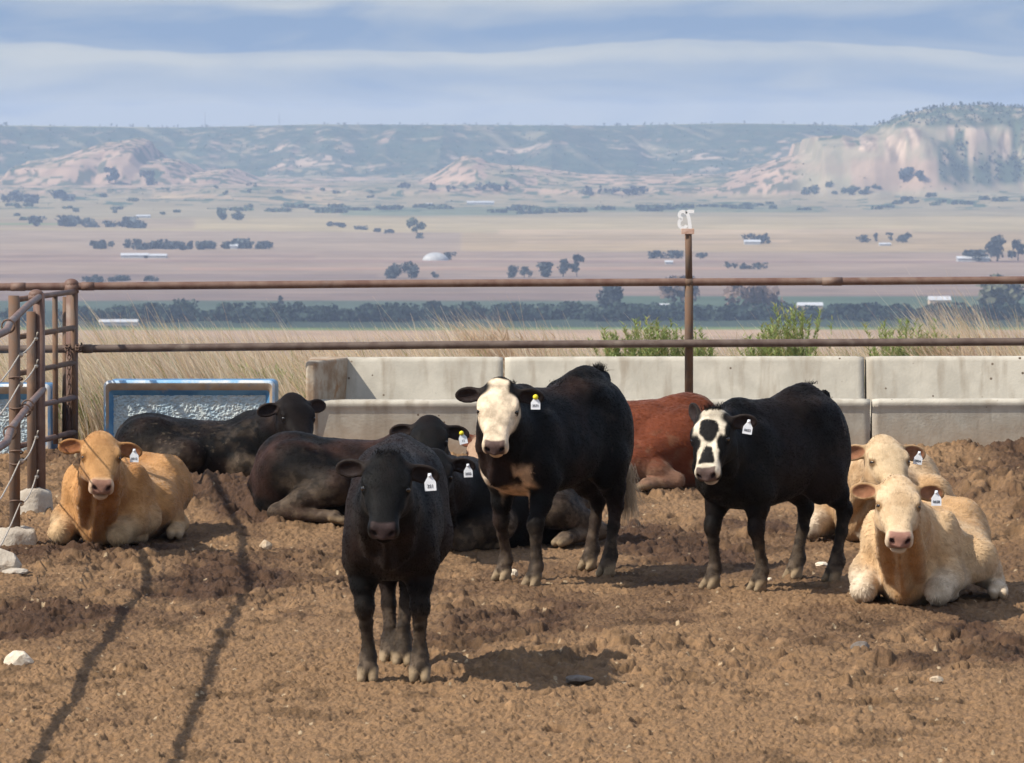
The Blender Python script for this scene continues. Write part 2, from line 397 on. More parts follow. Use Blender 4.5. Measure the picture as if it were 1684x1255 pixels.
def valley():
    D = [48.0]
    while D[-1] < 1200: D.append(D[-1] * 1.06 + 2)
    while D[-1] < 1950: D.append(D[-1] + 55)
    while D[-1] < 5400: D.append(D[-1] + max(5., D[-1] ** 2 / (97 * FPX) * 1.1))
    while D[-1] < 9000: D.append(D[-1] + (24 if D[-1] < 5950 or D[-1] > 8650 else 13))
    while D[-1] < 10500: D.append(D[-1] + 250)
    D = np.array(D)
    u = np.concatenate([np.linspace(-.45, -.125, 60)[:-1], np.linspace(-.125, .125, 860), np.linspace(.125, .45, 60)[1:]])
    Dg = np.repeat(D[:, None], len(u), 1); X = u[None, :] * Dg + 0.0
    X[0:3] = u[None, :] * 700
    X = np.where(Dg < 1200, u[None, :] * np.maximum(Dg, 700), X)
    Z = terrain(X, Dg)
    Z = Z - .9 * ss(54, 50, Dg)
    # ---- land colours
    px = X / Dg * FPX + 842; yy = 206 + 97 * FPX / Dg
    yy = yy + 4.0 * (fbm2(X / 500, Dg / 900, 2, 301) - .5)
    c = np.empty(X.shape + (3,)); c[:] = (.34, .25, .15)
    def band(y0, y1, col, x0=-9e9, x1=9e9, soft=.8, a=1.0):
        nonlocal c
        m = ss(y0 - soft, y0 + soft, yy) * ss(y1 + soft, y1 - soft, yy) * ss(x0 - 6, x0 + 6, px) * ss(x1 + 6, x1 - 6, px) * a
        c = c + (np.array(col) - c) * m[..., None]
    tanf, mauve, dkm, green, dkg, straw_, olive = (.40, .27, .15), (.21, .150, .115), (.165, .115, .092), (.06, .095, .05), (.036, .052, .036), (.33, .225, .145), (.24, .195, .115)
    band(532, 900, straw_); band(552, 575, (.37, .255, .16), 900, 1700); band(546, 570, (.29, .20, .125), -200, 700)
    band(527, 533, (.13, .17, .06)); band(500, 529, dkg, soft=2)
    band(484, 502, (.06, .08, .058)); band(474, 486, dkm); band(462, 474, mauve)  # dark field strips, with cloud shadow carried in their colour
    band(478, 500, (.06, .085, .055), 1000, 1900)
    band(440, 464, mauve); band(452, 458, (.23, .16, .12)); band(440, 448, dkm, -400, 620)
    band(405, 442, (.25, .178, .128)); band(420, 424, (.2, .13, .1)); band(432, 436, (.3, .19, .13), 300, 1200)
    band(412, 418, (.22, .15, .11), -300, 520); band(398, 408, (.25, .19, .12), 900, 1900)
    band(372, 406, (.26, .19, .13), -900, 760); band(372, 406, (.30, .215, .12), 760, 2600)
    band(388, 392, (.38, .27, .16), 850, 1300); band(350, 376, (.31, .24, .13)); band(372, 379, (.37, .27, .16), 820, 1500)
    band(355, 372, (.25, .185, .115), -400, 320); band(362, 366, (.16, .18, .08), -900, 130)
    band(328, 352, olive); band(340, 346, (.15, .15, .085), 900, 1350); band(341, 350, (.13, .14, .08), 560, 860); band(330, 338, (.34, .25, .14), 250, 560)
    strip = (vn2(X / 300 + 3, Dg / 55, 303) - .5) * ss(400, 330, yy) + (vn2(X / 900 + 3, Dg / 38, 304) - .5) * ss(330, 380, yy) * ss(540, 500, yy)
    c = c * (1 + .30 * strip[..., None])
    c = c * (.86 + .28 * fbm2(X / 60, Dg / 140, 4, 305)[..., None])
    # slopes: rock, grass and dark pine cover
    h = np.maximum(ss(334, 322, yy), ss(-88, -82, Z) * ss(5300, 5600, Dg))[..., None]
    n = fbm2(X / 150, Dg / 190, 4, 311); n2 = fbm2(X / 35, Dg / 45, 3, 313)
    gz = np.gradient(Z, axis=0) / np.maximum(np.gradient(Dg, axis=0), 1)
    gx = np.gradient(Z, axis=1) / np.maximum(np.gradient(X, axis=1), 1e-3)
    slope = np.sqrt(gx ** 2 + gz ** 2)
    rock = np.array([.35, .24, .165]); pale = np.array([.43, .315, .22]); gr = np.array([.22, .185, .11]); pine = np.array([.035, .06, .035])
    hc = gr + (np.array([.37, .255, .17]) - gr) * ss(.36, .58, n)[..., None]
    hc = hc + (rock - hc) * ss(.10, .26, slope + .1 * (n2 - .5))[..., None]
    esc_face = ss(7600, 7700, Dg) * ss(8750, 8500, Dg)
    wood = ss(.36, .52, .5 * n + .5 * n2 + .10 * esc_face - .05) * esc_face * ss(.02, .06, slope)
    cliffs = ss(.60, .68, fbm2(X / 110 + 9, Dg / 110, 3, 317)) * ss(7700, 7850, Dg) * ss(8500, 8300, Dg) * ss(-80, -60, Z) * ss(-20, -40, Z)
    hc = hc + (pine - hc) * (.88 * wood)[..., None]
    hc = hc + (pale - hc) * (.9 * cliffs)[..., None]
    mesa_ = ss(1290, 1340, px) * ss(5600, 5900, Dg) * ss(7500, 7300, Dg)
    # fine mottling: single junipers, brush and bare gullies
    mot = fbm2(X / 11, Dg / 22, 2, 331); mot2 = fbm2(X / 26, Dg / 60, 3, 333)
    hc = hc * (.80 + .42 * mot2)[..., None]
    bush = ss(.57, .63, mot + .10 * esc_face + .07 * ss(.5, .6, n) + .07 * mesa_) * ss(.0, .05, slope)
    hc = hc + (pine - hc) * (.8 * bush)[..., None]
    gul = ss(.06, .0, np.abs(fbm2(X / 75 + .25 * Dg / 75, Dg / 900, 3, 335) - .5)) * esc_face
    hc = hc + (np.array([.30, .25, .15]) - hc) * (.55 * gul * ss(.5, .6, n))[..., None]
    # the right mesa: cream cliffs, tan aprons, grass and woods where they stand on its face
    ym = 206 + (CAM[2] - Z) / Dg * FPX + 5 * (n2 - .5) + 9 * (n - .5); xm = px + 10 * (n2 - .5) + 16 * (n - .5)
    mz = ss(1290, 1330, px) * ss(5700, 5900, Dg) * ss(7500, 7300, Dg)
    st = fbm2(X / 8, Z / 40, 3, 337)
    def patch(x0, x1, y0, y1, s=5):
        return ss(x0 - s, x0 + s, xm) * ss(x1 + s, x1 - s, xm) * ss(y0 - s, y0 + s, ym) * ss(y1 + s, y1 - s, ym) * mz
    hc = hc + (np.array([.275, .235, .15]) - hc) * (.8 * mz)[..., None]
    apron = np.clip(patch(1395, 1565, 258, 312) + patch(1300, 1400, 268, 285) * .5, 0, 1) * (.6 + .4 * mot2)
    hc = hc + (rock * (.75 + .3 * st)[..., None] - hc) * (apron * ss(.34, .46, fbm2(X / 30, Dg / 60, 3, 341)))[..., None]
    cl_ = np.clip(patch(1332, 1374, 223, 254, 3) + patch(1382, 1400, 224, 240, 3) + patch(1408, 1440, 222, 246, 3) + patch(1452, 1572, 207, 264, 4) + patch(1588, 1662, 213, 264, 4) + patch(1690, 1800, 205, 260, 4), 0, 1)
    hc = hc + (pale * ((.42 + .85 * ss(.3, .7, st)) * (.70 + .55 * vn2(Z / 3.6 + .8 * n2, X / 260, 343)))[..., None] - hc) * (.95 * cl_ * ss(.40, .50, fbm2(X / 22, Z / 22, 3, 339)))[..., None]
    wd = np.clip(patch(1436, 2400, 150, 209, 4) + patch(1325, 1445, 205, 221, 3) * .8 + patch(1540, 1592, 232, 302) + patch(1600, 1684, 264, 305) + patch(1572, 1588, 205, 262, 3) + patch(1664, 1690, 200, 300, 3), 0, 1)
    hc = hc + (pine * 1.15 - hc) * (.85 * wd * ss(.25, .5, mot))[..., None]
    hc = hc + (np.array([.30, .27, .14]) - hc) * (ss(8350, 8500, Dg) * ss(.08, .04, slope))[..., None]
    strata = .9 + .2 * vn2(Z / 3.2, Z * 0 + X / 900, 321)
    c = c + (hc * strata[..., None] - c) * h
    scrub = (fbm2(X / 24, Dg / 36, 2, 323) > .66) & (yy < 345) & (slope < .2)
    c = np.where(scrub[..., None], np.array([.06, .085, .05]), c)
    near = ss(1900, 1500, Dg)[..., None]; c = c + (np.array([.36, .27, .15]) - c) * near
    idx = np.arange(Dg.size).reshape(Dg.shape)
    F = np.stack([idx[:-1, :-1], idx[:-1, 1:], idx[1:, 1:], idx[1:, :-1]], -1).reshape(-1, 4)
    me = mesh_np('valley', np.stack([X, Dg, Z], -1).reshape(-1, 3), F, np.clip(c, .01, .9).reshape(-1, 3))
    m = mat('valley_land', (.9, .9, .9), (1.1, 1.1, 1.1), rough=.95, scale=.02, spec=.05, attr='tint')
    tag(link('valley', me, m), kind='structure')

def haze():
    mb = MB(); mb.box((0, 5180, -27), (11000, 10500, 146))
    m = bpy.data.materials.new('thin_blue_air'); m.use_nodes = True
    t = m.node_tree; t.nodes.clear()
    o = t.nodes.new('ShaderNodeOutputMaterial'); v = t.nodes.new('ShaderNodeVolumePrincipled')
    v.inputs['Color'].default_value = (.61, .75, 1.0, 1); v.inputs['Density'].default_value = HAZE_DENSITY
    v.inputs['Anisotropy'].default_value = 0.0
    t.links.new(v.outputs[0], o.inputs['Volume'])
    tag(mb.build('haze', m), 'thin pale blue air lying over the valley and the far bluffs', 'haze', kind='stuff')
HAZE_DENSITY = 0.92e-4
pen_ground()
valley()
haze()
# ---------------------------------------------------------------- pipe fence, bunks, troughs
MAT_RUST = mat('rusty_pipe', (.115, .058, .042), (.185, .118, .088), rough=.62, scale=7, bump=.25, bscale=60, spec=.35, c3=(.21, .165, .135), s3=2.2, lo=.3, hi=.7, bdist=.004)
MAT_DRUST = mat('dark_worn_pipe', (.085, .055, .043), (.13, .095, .075), rough=.6, scale=8, bump=.2, bscale=60, spec=.35, c3=(.2, .16, .125), s3=3, bdist=.004)
MAT_ORUST = mat('orange_rust_pipe', (.145, .082, .05), (.115, .082, .062), rough=.75, scale=9, bump=.3, bscale=50, spec=.25, c3=(.22, .135, .08), s3=5, bdist=.004)
MAT_CABLE = mat('grey_steel_cable', (.35, .30, .24), (.45, .40, .33), rough=.6, scale=20)
MAT_CHAIN = mat('rusty_chain', (.09, .055, .04), (.16, .10, .07), rough=.7, scale=30)
MAT_WHITE = mat('white_paint_metal', (.86, .86, .85), (.78, .78, .77), rough=.45, scale=30)
MAT_PLATE = mat('faded_red_white_plate', (.62, .45, .36), (.45, .27, .2), rough=.6, scale=25)

def concrete(name, base=(.455, .42, .35)):
    m = mat(name, tuple(v * .88 for v in base), tuple(v * 1.08 for v in base), rough=.9, scale=3.5, detail=8, bump=.35, bscale=45, spec=.2, bdist=.008)
    t = m.node_tree; n = t.nodes; L = t.links; b = n['Principled BSDF']
    src = b.inputs['Base Color'].links[0].from_socket
    tcn = n.new('ShaderNodeTexCoord')
    # dark pits and splashes of dried manure low on the face
    v = n.new('ShaderNodeTexVoronoi'); v.inputs['Scale'].default_value = 7; v.inputs['Randomness'].default_value = 1; L.new(tcn.outputs['Object'], v.inputs['Vector'])
    nn = n.new('ShaderNodeTexNoise'); nn.inputs['Scale'].default_value = 3.1; L.new(tcn.outputs['Object'], nn.inputs['Vector'])
    a = n.new('ShaderNodeMath'); a.operation = 'MULTIPLY_ADD'; L.new(nn.outputs[0], a.inputs[0]); a.inputs[1].default_value = -.16; L.new(v.outputs['Distance'], a.inputs[2])
    mr_ = n.new('ShaderNodeMapRange'); mr_.inputs[1].default_value = -.030; mr_.inputs[2].default_value = -.006; mr_.inputs[3].default_value = 1; mr_.inputs[4].default_value = 0; L.new(a.outputs[0], mr_.inputs[0])
    mx1 = n.new('ShaderNodeMix'); mx1.data_type = 'RGBA'; L.new(mr_.outputs[0], mx1.inputs[0]); L.new(src, mx1.inputs[6]); mx1.inputs[7].default_value = (.10, .07, .05, 1)
    sp = n.new('ShaderNodeSeparateXYZ'); L.new(tcn.outputs['Object'], sp.inputs[0])
    n3 = n.new('ShaderNodeTexNoise'); n3.inputs['Scale'].default_value = 6; n3.inputs['Detail'].default_value = 7; n3.inputs['Roughness'].default_value = .7; L.new(tcn.outputs['Object'], n3.inputs['Vector'])
    z = n.new('ShaderNodeMath'); z.operation = 'MULTIPLY_ADD'; L.new(n3.outputs[0], z.inputs[0]); z.inputs[1].default_value = -.55; L.new(sp.outputs[2], z.inputs[2])
    m2 = n.new('ShaderNodeMapRange'); m2.inputs[1].default_value = -.28; m2.inputs[2].default_value = .10; m2.inputs[3].default_value = .85; m2.inputs[4].default_value = 0; L.new(z.outputs[0], m2.inputs[0])
    mx2 = n.new('ShaderNodeMix'); mx2.data_type = 'RGBA'; L.new(m2.outputs[0], mx2.inputs[0]); L.new(mx1.outputs[2], mx2.inputs[6]); mx2.inputs[7].default_value = (.26, .175, .11, 1)
    # faint vertical weather streaks
    mp = n.new('ShaderNodeMapping'); mp.inputs['Scale'].default_value = (9, 9, .8); L.new(tcn.outputs['Object'], mp.inputs[0])
    n4 = n.new('ShaderNodeTexNoise'); n4.inputs['Scale'].default_value = 1; n4.inputs['Detail'].default_value = 4; L.new(mp.outputs[0], n4.inputs['Vector'])
    m3 = n.new('ShaderNodeMapRange'); m3.inputs[1].default_value = .5; m3.inputs[2].default_value = .72; m3.inputs[4].default_value = .7; L.new(n4.outputs[0], m3.inputs[0])
    mx3 = n.new('ShaderNodeMix'); mx3.data_type = 'RGBA'; L.new(m3.outputs[0], mx3.inputs[0]); L.new(mx2.outputs[2], mx3.inputs[6]); mx3.inputs[7].default_value = (.27, .225, .17, 1)
    L.new(mx3.outputs[2], b.inputs['Base Color'])
    return m
MAT_CONC = concrete('weathered_concrete')
MAT_FOOT = mat('pale_footing_concrete', (.36, .31, .25), (.47, .42, .35), rough=.95, scale=7, detail=8, bump=.7, bscale=25, spec=.1, c3=(.22, .15, .10), s3=4)

def bunk(px0, px1, label, end=False):
    prof_ = [(41.93, -.15), (41.99, .36), (41.97, .40), (41.955, .43), (41.965, .455), (41.995, .468), (42.06, .47), (42.10, .45), (42.14, .30), (42.22, .17), (42.38, .12), (42.54, .18), (42.62, .34), (42.70, .76), (42.715, .79), (42.74, .80), (42.83, .80), (42.855, .78), (42.88, -.15)]
    x0, x1 = (px0 - 842) / FPX * 42.0, (px1 - 842) / FPX * 42.0
    mb = MB(); nx = max(2, int((x1 - x0) / .06)); rows = []
    for i in range(nx + 1):
        x = x0 + (x1 - x0) * i / nx; e = .012 if i in (0, nx) else 0
        wob = .004 * (fbm2(np.array([x * 1.3]), np.array([2.2]), 2, 7)[0] - .5)
        tilt = .0016 * (x + 1.7)
        rows.append([mb.bm.verts.new((x, y + wob * (2 if z > .3 else 1) - (e if y > 42.4 else -e) * 0, z + (tilt if z > 0 else 0) + wob * .5 - (e * .6 if z > .4 else 0))) for y, z in prof_])
    for a, b in zip(rows, rows[1:]):
        for k in range(len(prof_) - 1):
            mb.bm.faces.new((a[k], b[k], b[k + 1], a[k + 1])).smooth = True
    mb.bm.faces.new(rows[0]); mb.bm.faces.new(rows[-1][::-1])
    root = empty('feed_bunk', ((x0 + x1) / 2, 42.4, 0)); tag(root, label, 'feed bunk', 'concrete feed bunk sections along the fence')
    o = mb.build('trough', MAT_CONC, root); o.location = (-(x0 + x1) / 2, -42.4, 0)
    if end:
        mb = MB(); xa, xb = (503 - 842) / FPX * 42, (519 - 842) / FPX * 42; xc = (572 - 842) / FPX * 42.7
        pl = [(xa, 41.93), (xb, 41.93), (xc, 42.70), (xc + .01, 42.84), (xa, 42.84)]
        lo = [mb.bm.verts.new((x, y, -.15)) for x, y in pl]; hi = [mb.bm.verts.new((x, y, .803)) for x, y in pl]
        for k in range(5): mb.bm.faces.new((lo[k], lo[(k + 1) % 5], hi[(k + 1) % 5], hi[k]))
        f = mb.bm.faces.new(hi)
        bmesh.ops.bevel(mb.bm, geom=[e for e in mb.bm.edges if all(v.co.z > .7 for v in e.verts)] + [e for e in mb.bm.edges if abs(e.verts[0].co.z - e.verts[1].co.z) > .5], offset=.022, segments=3, profile=.5, affect='EDGES')
        m = mat('stained_end_concrete', (.27, .185, .115), (.42, .36, .28), rough=.9, scale=5, bump=.3, bscale=40, c3=(.30, .16, .07), s3=6)
        o = mb.build('end_wall', m, root); o.location = (-(x0 + x1) / 2, -42.4, 0)
bunk(505, 827, 'concrete feed bunk section at the left end, closed by a stained end wall', True)
bunk(830, 1431.5, 'middle concrete feed bunk section, behind the numbered post')
bunk(1435, 2040, 'concrete feed bunk section at the right end of the photo, behind the cream calves')

# ---- blue troughs
MAT_BLUE = mat('worn_blue_paint', (.055, .17, .33), (.10, .25, .42), rough=.55, scale=5, detail=7, bump=.2, bscale=40, c3=(.40, .34, .27), s3=3.3, lo=.4, hi=.6, bdist=.004)
MAT_BRIM = mat('sunlit_blue_rim', (.22, .42, .62), (.62, .62, .60), rough=.6, scale=4.5, detail=6, bump=.2, bscale=40, lo=.42, hi=.6)  # paler worn blue, with sunlight on the rim put into the colour
MAT_LIP = mat('mud_stained_blue_lip', (.30, .215, .14), (.36, .29, .22), rough=.8, scale=6, detail=6, c3=(.09, .21, .35), s3=4)
MAT_ROUGH = mat('rough_cast_panel', (.33, .42, .47), (.46, .50, .49), rough=.9, scale=9, detail=6, c3=(.20, .36, .50), s3=2.5, bump=.4, bscale=60)
def trough(px0, px1, ytop, D, label):
    x0, x1 = (px0 - 842) / FPX * D, (px1 - 842) / FPX * D; zt = CAM[2] - (ytop - 206) / FPX * D; w = x1 - x0; dp = .72
    root = empty('water_trough', ((x0 + x1) / 2, D, 0)); tag(root, label, 'trough', 'blue troughs beside the bunks')
    def ringset(name, rings, m, cap=None):
        mb = MB(); rr = []
        for ins, y, r, zlo in rings:
            pts = []
            xa, xb, za, zb = -w / 2 + ins[0], w / 2 - ins[0], zlo, zt - ins[1]
            for cx, cz, a0 in ((xa + r, za + r, math.pi), (xb - r, za + r, 1.5 * math.pi), (xb - r, zb - r, 0), (xa + r, zb - r, .5 * math.pi)):
                for k in range(5):
                    a = a0 + k * math.pi / 8; pts.append(mb.bm.verts.new((cx + r * math.cos(a), y, cz + r * math.sin(a))))
            rr.append(pts)
        for a, b in zip(rr, rr[1:]):
            n_ = len(a)
            for k in range(n_): mb.bm.faces.new((a[k], a[(k + 1) % n_], b[(k + 1) % n_], b[k])).smooth = True
        if cap: mb.bm.faces.new(rr[-1])
        return mb.build(name, m, root)
    ringset('shell', [((.03, .03), dp, .04, -.1), ((0.0, .02), dp - .02, .05, -.1), ((0, .015), .06, .05, -.1)], MAT_BLUE)
    ringset('rim', [((0, .0), .075, .05, -.1), ((0, 0), .02, .05, -.1), ((.008, .008), .004, .045, -.09), ((.02, .022), 0, .04, -.08)], MAT_BRIM)
    ringset('lip', [((.02, .022), .0005, .04, -.08), ((.035, .07), .012, .03, -.05), ((.045, .085), .03, .03, -.05)], MAT_LIP)
    ringset('bevel', [((.045, .085), .0305, .03, -.05), ((.085, .135), .075, .01, .0)], MAT_BLUE)
    nx, nz = 260, 110
    gx, gz = np.meshgrid(np.linspace(-w / 2 + .08, w / 2 - .08, nx), np.linspace(-.02, zt - .13, nz))
    n_ = vn2(gx * 44 + gz * 22, gz * 52 - gx * 18, 5 + int(px0)) * .7 + .3 * vn2(gx * 80, gz * 80, 4) ; n2_ = vn2(gx * 90, gz * 90, 9)
    hgt = .016 * (1 - np.abs(n_ - .5) * 2) ** 2 + .006 * n2_
    idx = np.arange(nx * nz).reshape(nz, nx)
    F = np.stack([idx[:-1, :-1], idx[:-1, 1:], idx[1:, 1:], idx[1:, :-1]], -1).reshape(-1, 4)
    o = link('rough_panel', mesh_np('rough_panel', np.stack([gx, .082 - hgt, gz], -1).reshape(-1, 3), F), MAT_ROUGH, root)
trough(169, 451, 626, 41.9, 'blue rimmed trough with a rough grey panel, behind the black calf lying at left')
trough(-110, 81, 632, 41.6, 'blue rimmed trough cut by the left edge of the photo, seen through the gate')

# ---- the long fence
def pipe_fence():
    root = empty('pipe_fence', (0, 41.9, 0)); tag(root, 'long rusty two rail pipe fence running along the feed bunks', 'fence')
    D = 41.9
    def P(px, py, d=D): p = at(px, py, d); p[1] -= 41.9; return p
    MB().tube([P(-700, 477), P(-60, 472.5), P(330, 469.5), P(700, 466.2), P(1132, 464), P(1386, 462.8), P(1760, 460.2), P(2700, 454)], .0335).build('rail', MAT_RUST, root)
    MB().tube([P(-700, 579), P(-60, 575), P(128, 573.8), P(330, 571.5), P(700, 567.6), P(1132, 565), P(1760, 561.8), P(2700, 556.7)], .034).build('rail', MAT_DRUST, root)
    for a, b, m in (((18, 471.9), (42, 471.7), MAT_RUST), ((1352, 463), (1385, 462.8), MAT_RUST), ((134, 471), (155, 470.8), MAT_RUST)):
        MB().tube([P(*a), P(*b)], .037).build('coupling', m, root)
    MB().tube([P(136, 573.7), P(150, 573.6), P(153, 573.6)], [.039, .039, .034]).build('coupling', MAT_DRUST, root)
    # numbered post stands on the front lip of the bunk
    p0, p1 = P(1133, 659, 42.03), P(1133, 464, 41.9); p2 = P(1132, 380, 41.9)
    mb = MB(); mb.tube([p0 + np.array([0, 0, -.015]), p1 + np.array([0, .0, .02])], .037); mb.tube([p1, p2], .030)
    mb.ball(p1, .046, 2, (1.1, 1, .9))
    mb.build('post', MAT_ORUST, root)
    for qx in (2330, -560):
        MB().tube([P(qx, 740, 41.95), P(qx, 452, 41.95)], .037).build('post', MAT_ORUST, root)
    q0, q1 = P(118.5, 722), P(118.5, 468)
    mb = MB(); mb.tube([q0 + np.array([0, 0, -.3]), q1], .052); mb.build('post', MAT_RUST, root)
    c = P(117.5, 474); mb = MB(); mb.tube([c + np.array([0, 0, -.04]), c + np.array([0, 0, .035])], .064); mb.ball(c + np.array([0, 0, .035]), .064, 3, (1, 1, .75)); mb.build('post_cap', MAT_RUST, root)
    q0, q1 = P(107, 712, 42.05), P(108, 488, 42.05)
    mb = MB(); mb.tube([q0 + np.array([0, 0, -.2]), q1], .027); mb.build('post', MAT_ORUST, root)
    return root
pipe_fence()

# ---- number sign on the post: white cut-out 73, seen from behind
def number_sign():
    c = at(1130, 381, 41.86); root = empty('number_sign', c); tag(root, 'white cut out number 73 seen from behind, on top of the rusty post', 'sign')
    u = 41.86 / FPX
    def stroke(name, pts, wd, dx):
        mb = MB(); n = len(pts); L_, R_ = [], []
        for i in range(n):
            a = Vector(pts[max(i - 1, 0)]); b = Vector(pts[min(i + 1, n - 1)]); t = (b - a).normalized(); nn = Vector((-t.y, t.x)); p = Vector(pts[i])
            L_.append(p + nn * wd / 2); R_.append(p - nn * wd / 2)
        fr = []
        for y in (-.004, .004):
            fr.append([(mb.bm.verts.new((v.x * u + dx * u, y, v.y * u)), mb.bm.verts.new((w.x * u + dx * u, y, w.y * u))) for v, w in zip(L_, R_)])
        for i in range(n - 1):
            (a, b), (c_, d) = fr[0][i], fr[0][i + 1]; (e, f), (g, h) = fr[1][i], fr[1][i + 1]
            for q in ((a, b, d, c_), (e, g, h, f), (a, c_, g, e), (b, f, h, d)): mb.bm.faces.new(q)
        for i in (0, n - 1):
            (a, b), (e, f) = fr[0][i], fr[1][i]; mb.bm.faces.new((a, b, f, e))
        return mb.build(name, MAT_WHITE, root)
    # mirrored seven (right) and three (left)
    stroke('digit', [(12.5, 33.2), (4.0, 33.2), (.6, 32.2), (2.2, 27), (4.2, 20), (5.4, 12), (5.8, 4)], 5.6, -1)
    th = [(-1 + 6 * math.cos(a) * -1, 27.6 + 5.8 * math.sin(a)) for a in [math.radians(v) for v in range(160, -91, -25)]]
    th = [(6 * -math.cos(math.radians(v)), 27.4 + 5.9 * math.sin(math.radians(v))) for v in (20, 55, 90, 125, 160, 190, 220, 250)]
    tl = [(6.4 * -math.cos(math.radians(v)), 13.2 + 7.6 * math.sin(math.radians(v))) for v in (110, 140, 170, 200, 230, 260, 290, 320, 340)]
    th = [(-x, y) for x, y in th][::1]; tl = [(-x, y) for x, y in tl]
    th = [(-x, y) for x, y in th]; tl = [(-x, y) for x, y in tl]
    pts = [(-p[0], p[1]) for p in th + tl]
    stroke('digit', pts, 5.2, -7)
    mb = MB(); mb.box((1 * u, 0, .5 * u), (21 * u, .012, 9 * u), .002); mb.build('base_plate', MAT_PLATE, root)
number_sign()

# ---- gate panel in the corner, seen end on
def gate_panel():
    A = at(26, 492, 39.9); B = at(122, 478, 41.85); root = empty('gate', (A[0], A[1], 0)); tag(root, 'rusty five bar gate panel seen nearly end on beside the capped corner post', 'gate')
    o = np.array([A[0], A[1], 0]); a2 = np.array([A[0], A[1], 0]) - o; b2 = np.array([B[0], B[1], 0]) - o
    for z in (.20, .50, .80, 1.10, 1.41):
        z_ = np.array([0, 0, z]); MB().tube([a2 + z_, b2 + z_], .024).build('bar', MAT_RUST if z > 1.3 or z < .6 else MAT_ORUST, root)
    for t in (.02, .66, .985):
        p = a2 + (b2 - a2) * t; MB().tube([p + np.array([0, 0, .14]), p + np.array([0, 0, 1.42])], .024).build('stile', MAT_ORUST, root)
gate_panel()
def chain():
    c = at(113, 568, 41.78); root = empty('gate_chain', c); tag(root, 'rusty chain looped round the corner post and hanging down beside it', 'chain')
    mb = MB(); L_ = .05
    for i in range(13):
        n1 = (1, 0, 0) if i % 2 else (0, 1, 0)
        mb.torus((.0 + .003 * math.sin(i), 0, -.06 - i * .042), .013, .006, n1, (0, 0, 1), 10, 6, 2.0)
    for i in range(16):
        a = 2 * math.pi * i / 16; x, y = .075 * math.cos(a) + .03, .07 * math.sin(a) + .10
        mb.torus((x, y, -.03 + .02 * math.sin(2 * a) + .012 * (i % 2)), .013, .006, (-math.sin(a), math.cos(a), .2), (0, 0, 1) if i % 2 else (math.cos(a), math.sin(a), 0), 10, 6, 1.3)
    for x in (-.015, .075):
        for k in range(4): mb.torus((x + .012 * math.sin(k * 2.2), .0, -.02 + .014 * math.cos(k * 1.9)), .018, .0065, (math.cos(k), .3, math.sin(k)), (0, 1, .4), 10, 6, 1.4)
    mb.build('links', MAT_CHAIN, root)
chain()

# ---- left fence running towards the camera, with cables
def cable_fence():
    A = at(60, 487, 35.6); A2 = np.array([-3.12, 29.7, A[2]])
    d = (A2 - A) / (A2[1] - A[1])
    root = empty('cable_fence', (A[0], A[1], 0)); tag(root, 'rusty pipe and cable fence coming towards the camera along the left edge', 'fence')
    o = np.array([A[0], A[1], 0])
    def Q(D, z, dx=0.0):
        x = A[0] + d[0] * (D - A[1]) if D > 29.7 else -3.09 + .012 * (29.7 - D)
        return np.array([x + dx, D, z]) - o
    z1, z2 = 1.585, .905
    MB().tube([Q(35.6, z1, .02), Q(34, z1), Q(31, z1), Q(29.7, z1), Q(24, z1), Q(16, z1)], .024).build('rail', MAT_RUST, root)
    MB().tube([Q(35.6, z2, .045), Q(34, z2, .02), Q(31, z2), Q(29.7, z2), Q(24, z2), Q(16, z2)], .024).build('rail', MAT_RUST, root)
    for D_, z in ((30.4, z1), (33.0, z2), (30.6, z2), (33.5, z2)):
        c = Q(D_, z, .012); MB().torus(c, .041, .006, (1, 0, 0), (0, 0, 1), 16, 6).build('wire_tie', MAT_CHAIN, root)
    p = at(64, 486, 35.6) - o
    mb = MB(); mb.tube([np.array([p[0], 0, -.2]), np.array([p[0], 0, 1.61])], .043); mb.build('post', MAT_RUST, root)
    mb = MB(); mb.tube([np.array([p[0] - .02, 0, 1.565]), np.array([p[0] - .02, 0, 1.60])], .058); mb.ball((p[0] - .02, 0, 1.60), .058, 3, (1, 1, .7)); mb.build('post_cap', MAT_RUST, root)
    p = at(51, 512, 35.53) - o; mb = MB(); mb.tube([np.array([p[0], p[1], -.2]), np.array([p[0], p[1], 1.48])], .034); mb.build('post', MAT_ORUST, root)
    p3 = at(22.5, 486, 33.0) - o; mb = MB(); mb.tube([np.array([p3[0], p3[1], -.2]), np.array([p3[0], p3[1], 1.685])], .037); mb.build('post', MAT_ORUST, root)
    for z, sag in ((1.28, .02), (1.08, .02), (.56, .05), (.27, .05)):
        x0 = p[0] + .03
        pts = [np.array([x0, p[1], z])]
        for k in range(1, 9):
            t = k / 8; D_ = 35.53 + (33.0 - 35.53) * t; q = Q(D_, z - sag * 4 * t * (1 - t)); q[0] = lerp(x0, p3[0] + .035, t); pts.append(q)
        for k in range(1, 4): pts.append(Q(33.0 - k * 1.4, z - .03 * math.sin(k * .9), p3[0] + .035 - Q(33.0, 0)[0] + .0))
        mb = MB(); mb.tube(pts, .0050, 8)
        mb.ball(pts[0], .022, 2, (1, 1.3, .8)); mb.ball(pts[8] + np.array([.01, 0, 0]), .018, 2)
        mb.tube([pts[0], pts[0] + np.array([.02, -.02, .05])], .006, 6)
        mb.build('cable', MAT_CABLE, root)
    # black rubber loops on the near post
    for k, z in enumerate((1.12, .93, .62, .55, .28)):
        MB().torus((p3[0] + .012, p3[1], z), .046, .006, (1, 0, 0), (0, .97, .25 if k % 2 else -.3), 16, 6).build('wire_tie', MAT_CHAIN, root)
cable_fence()

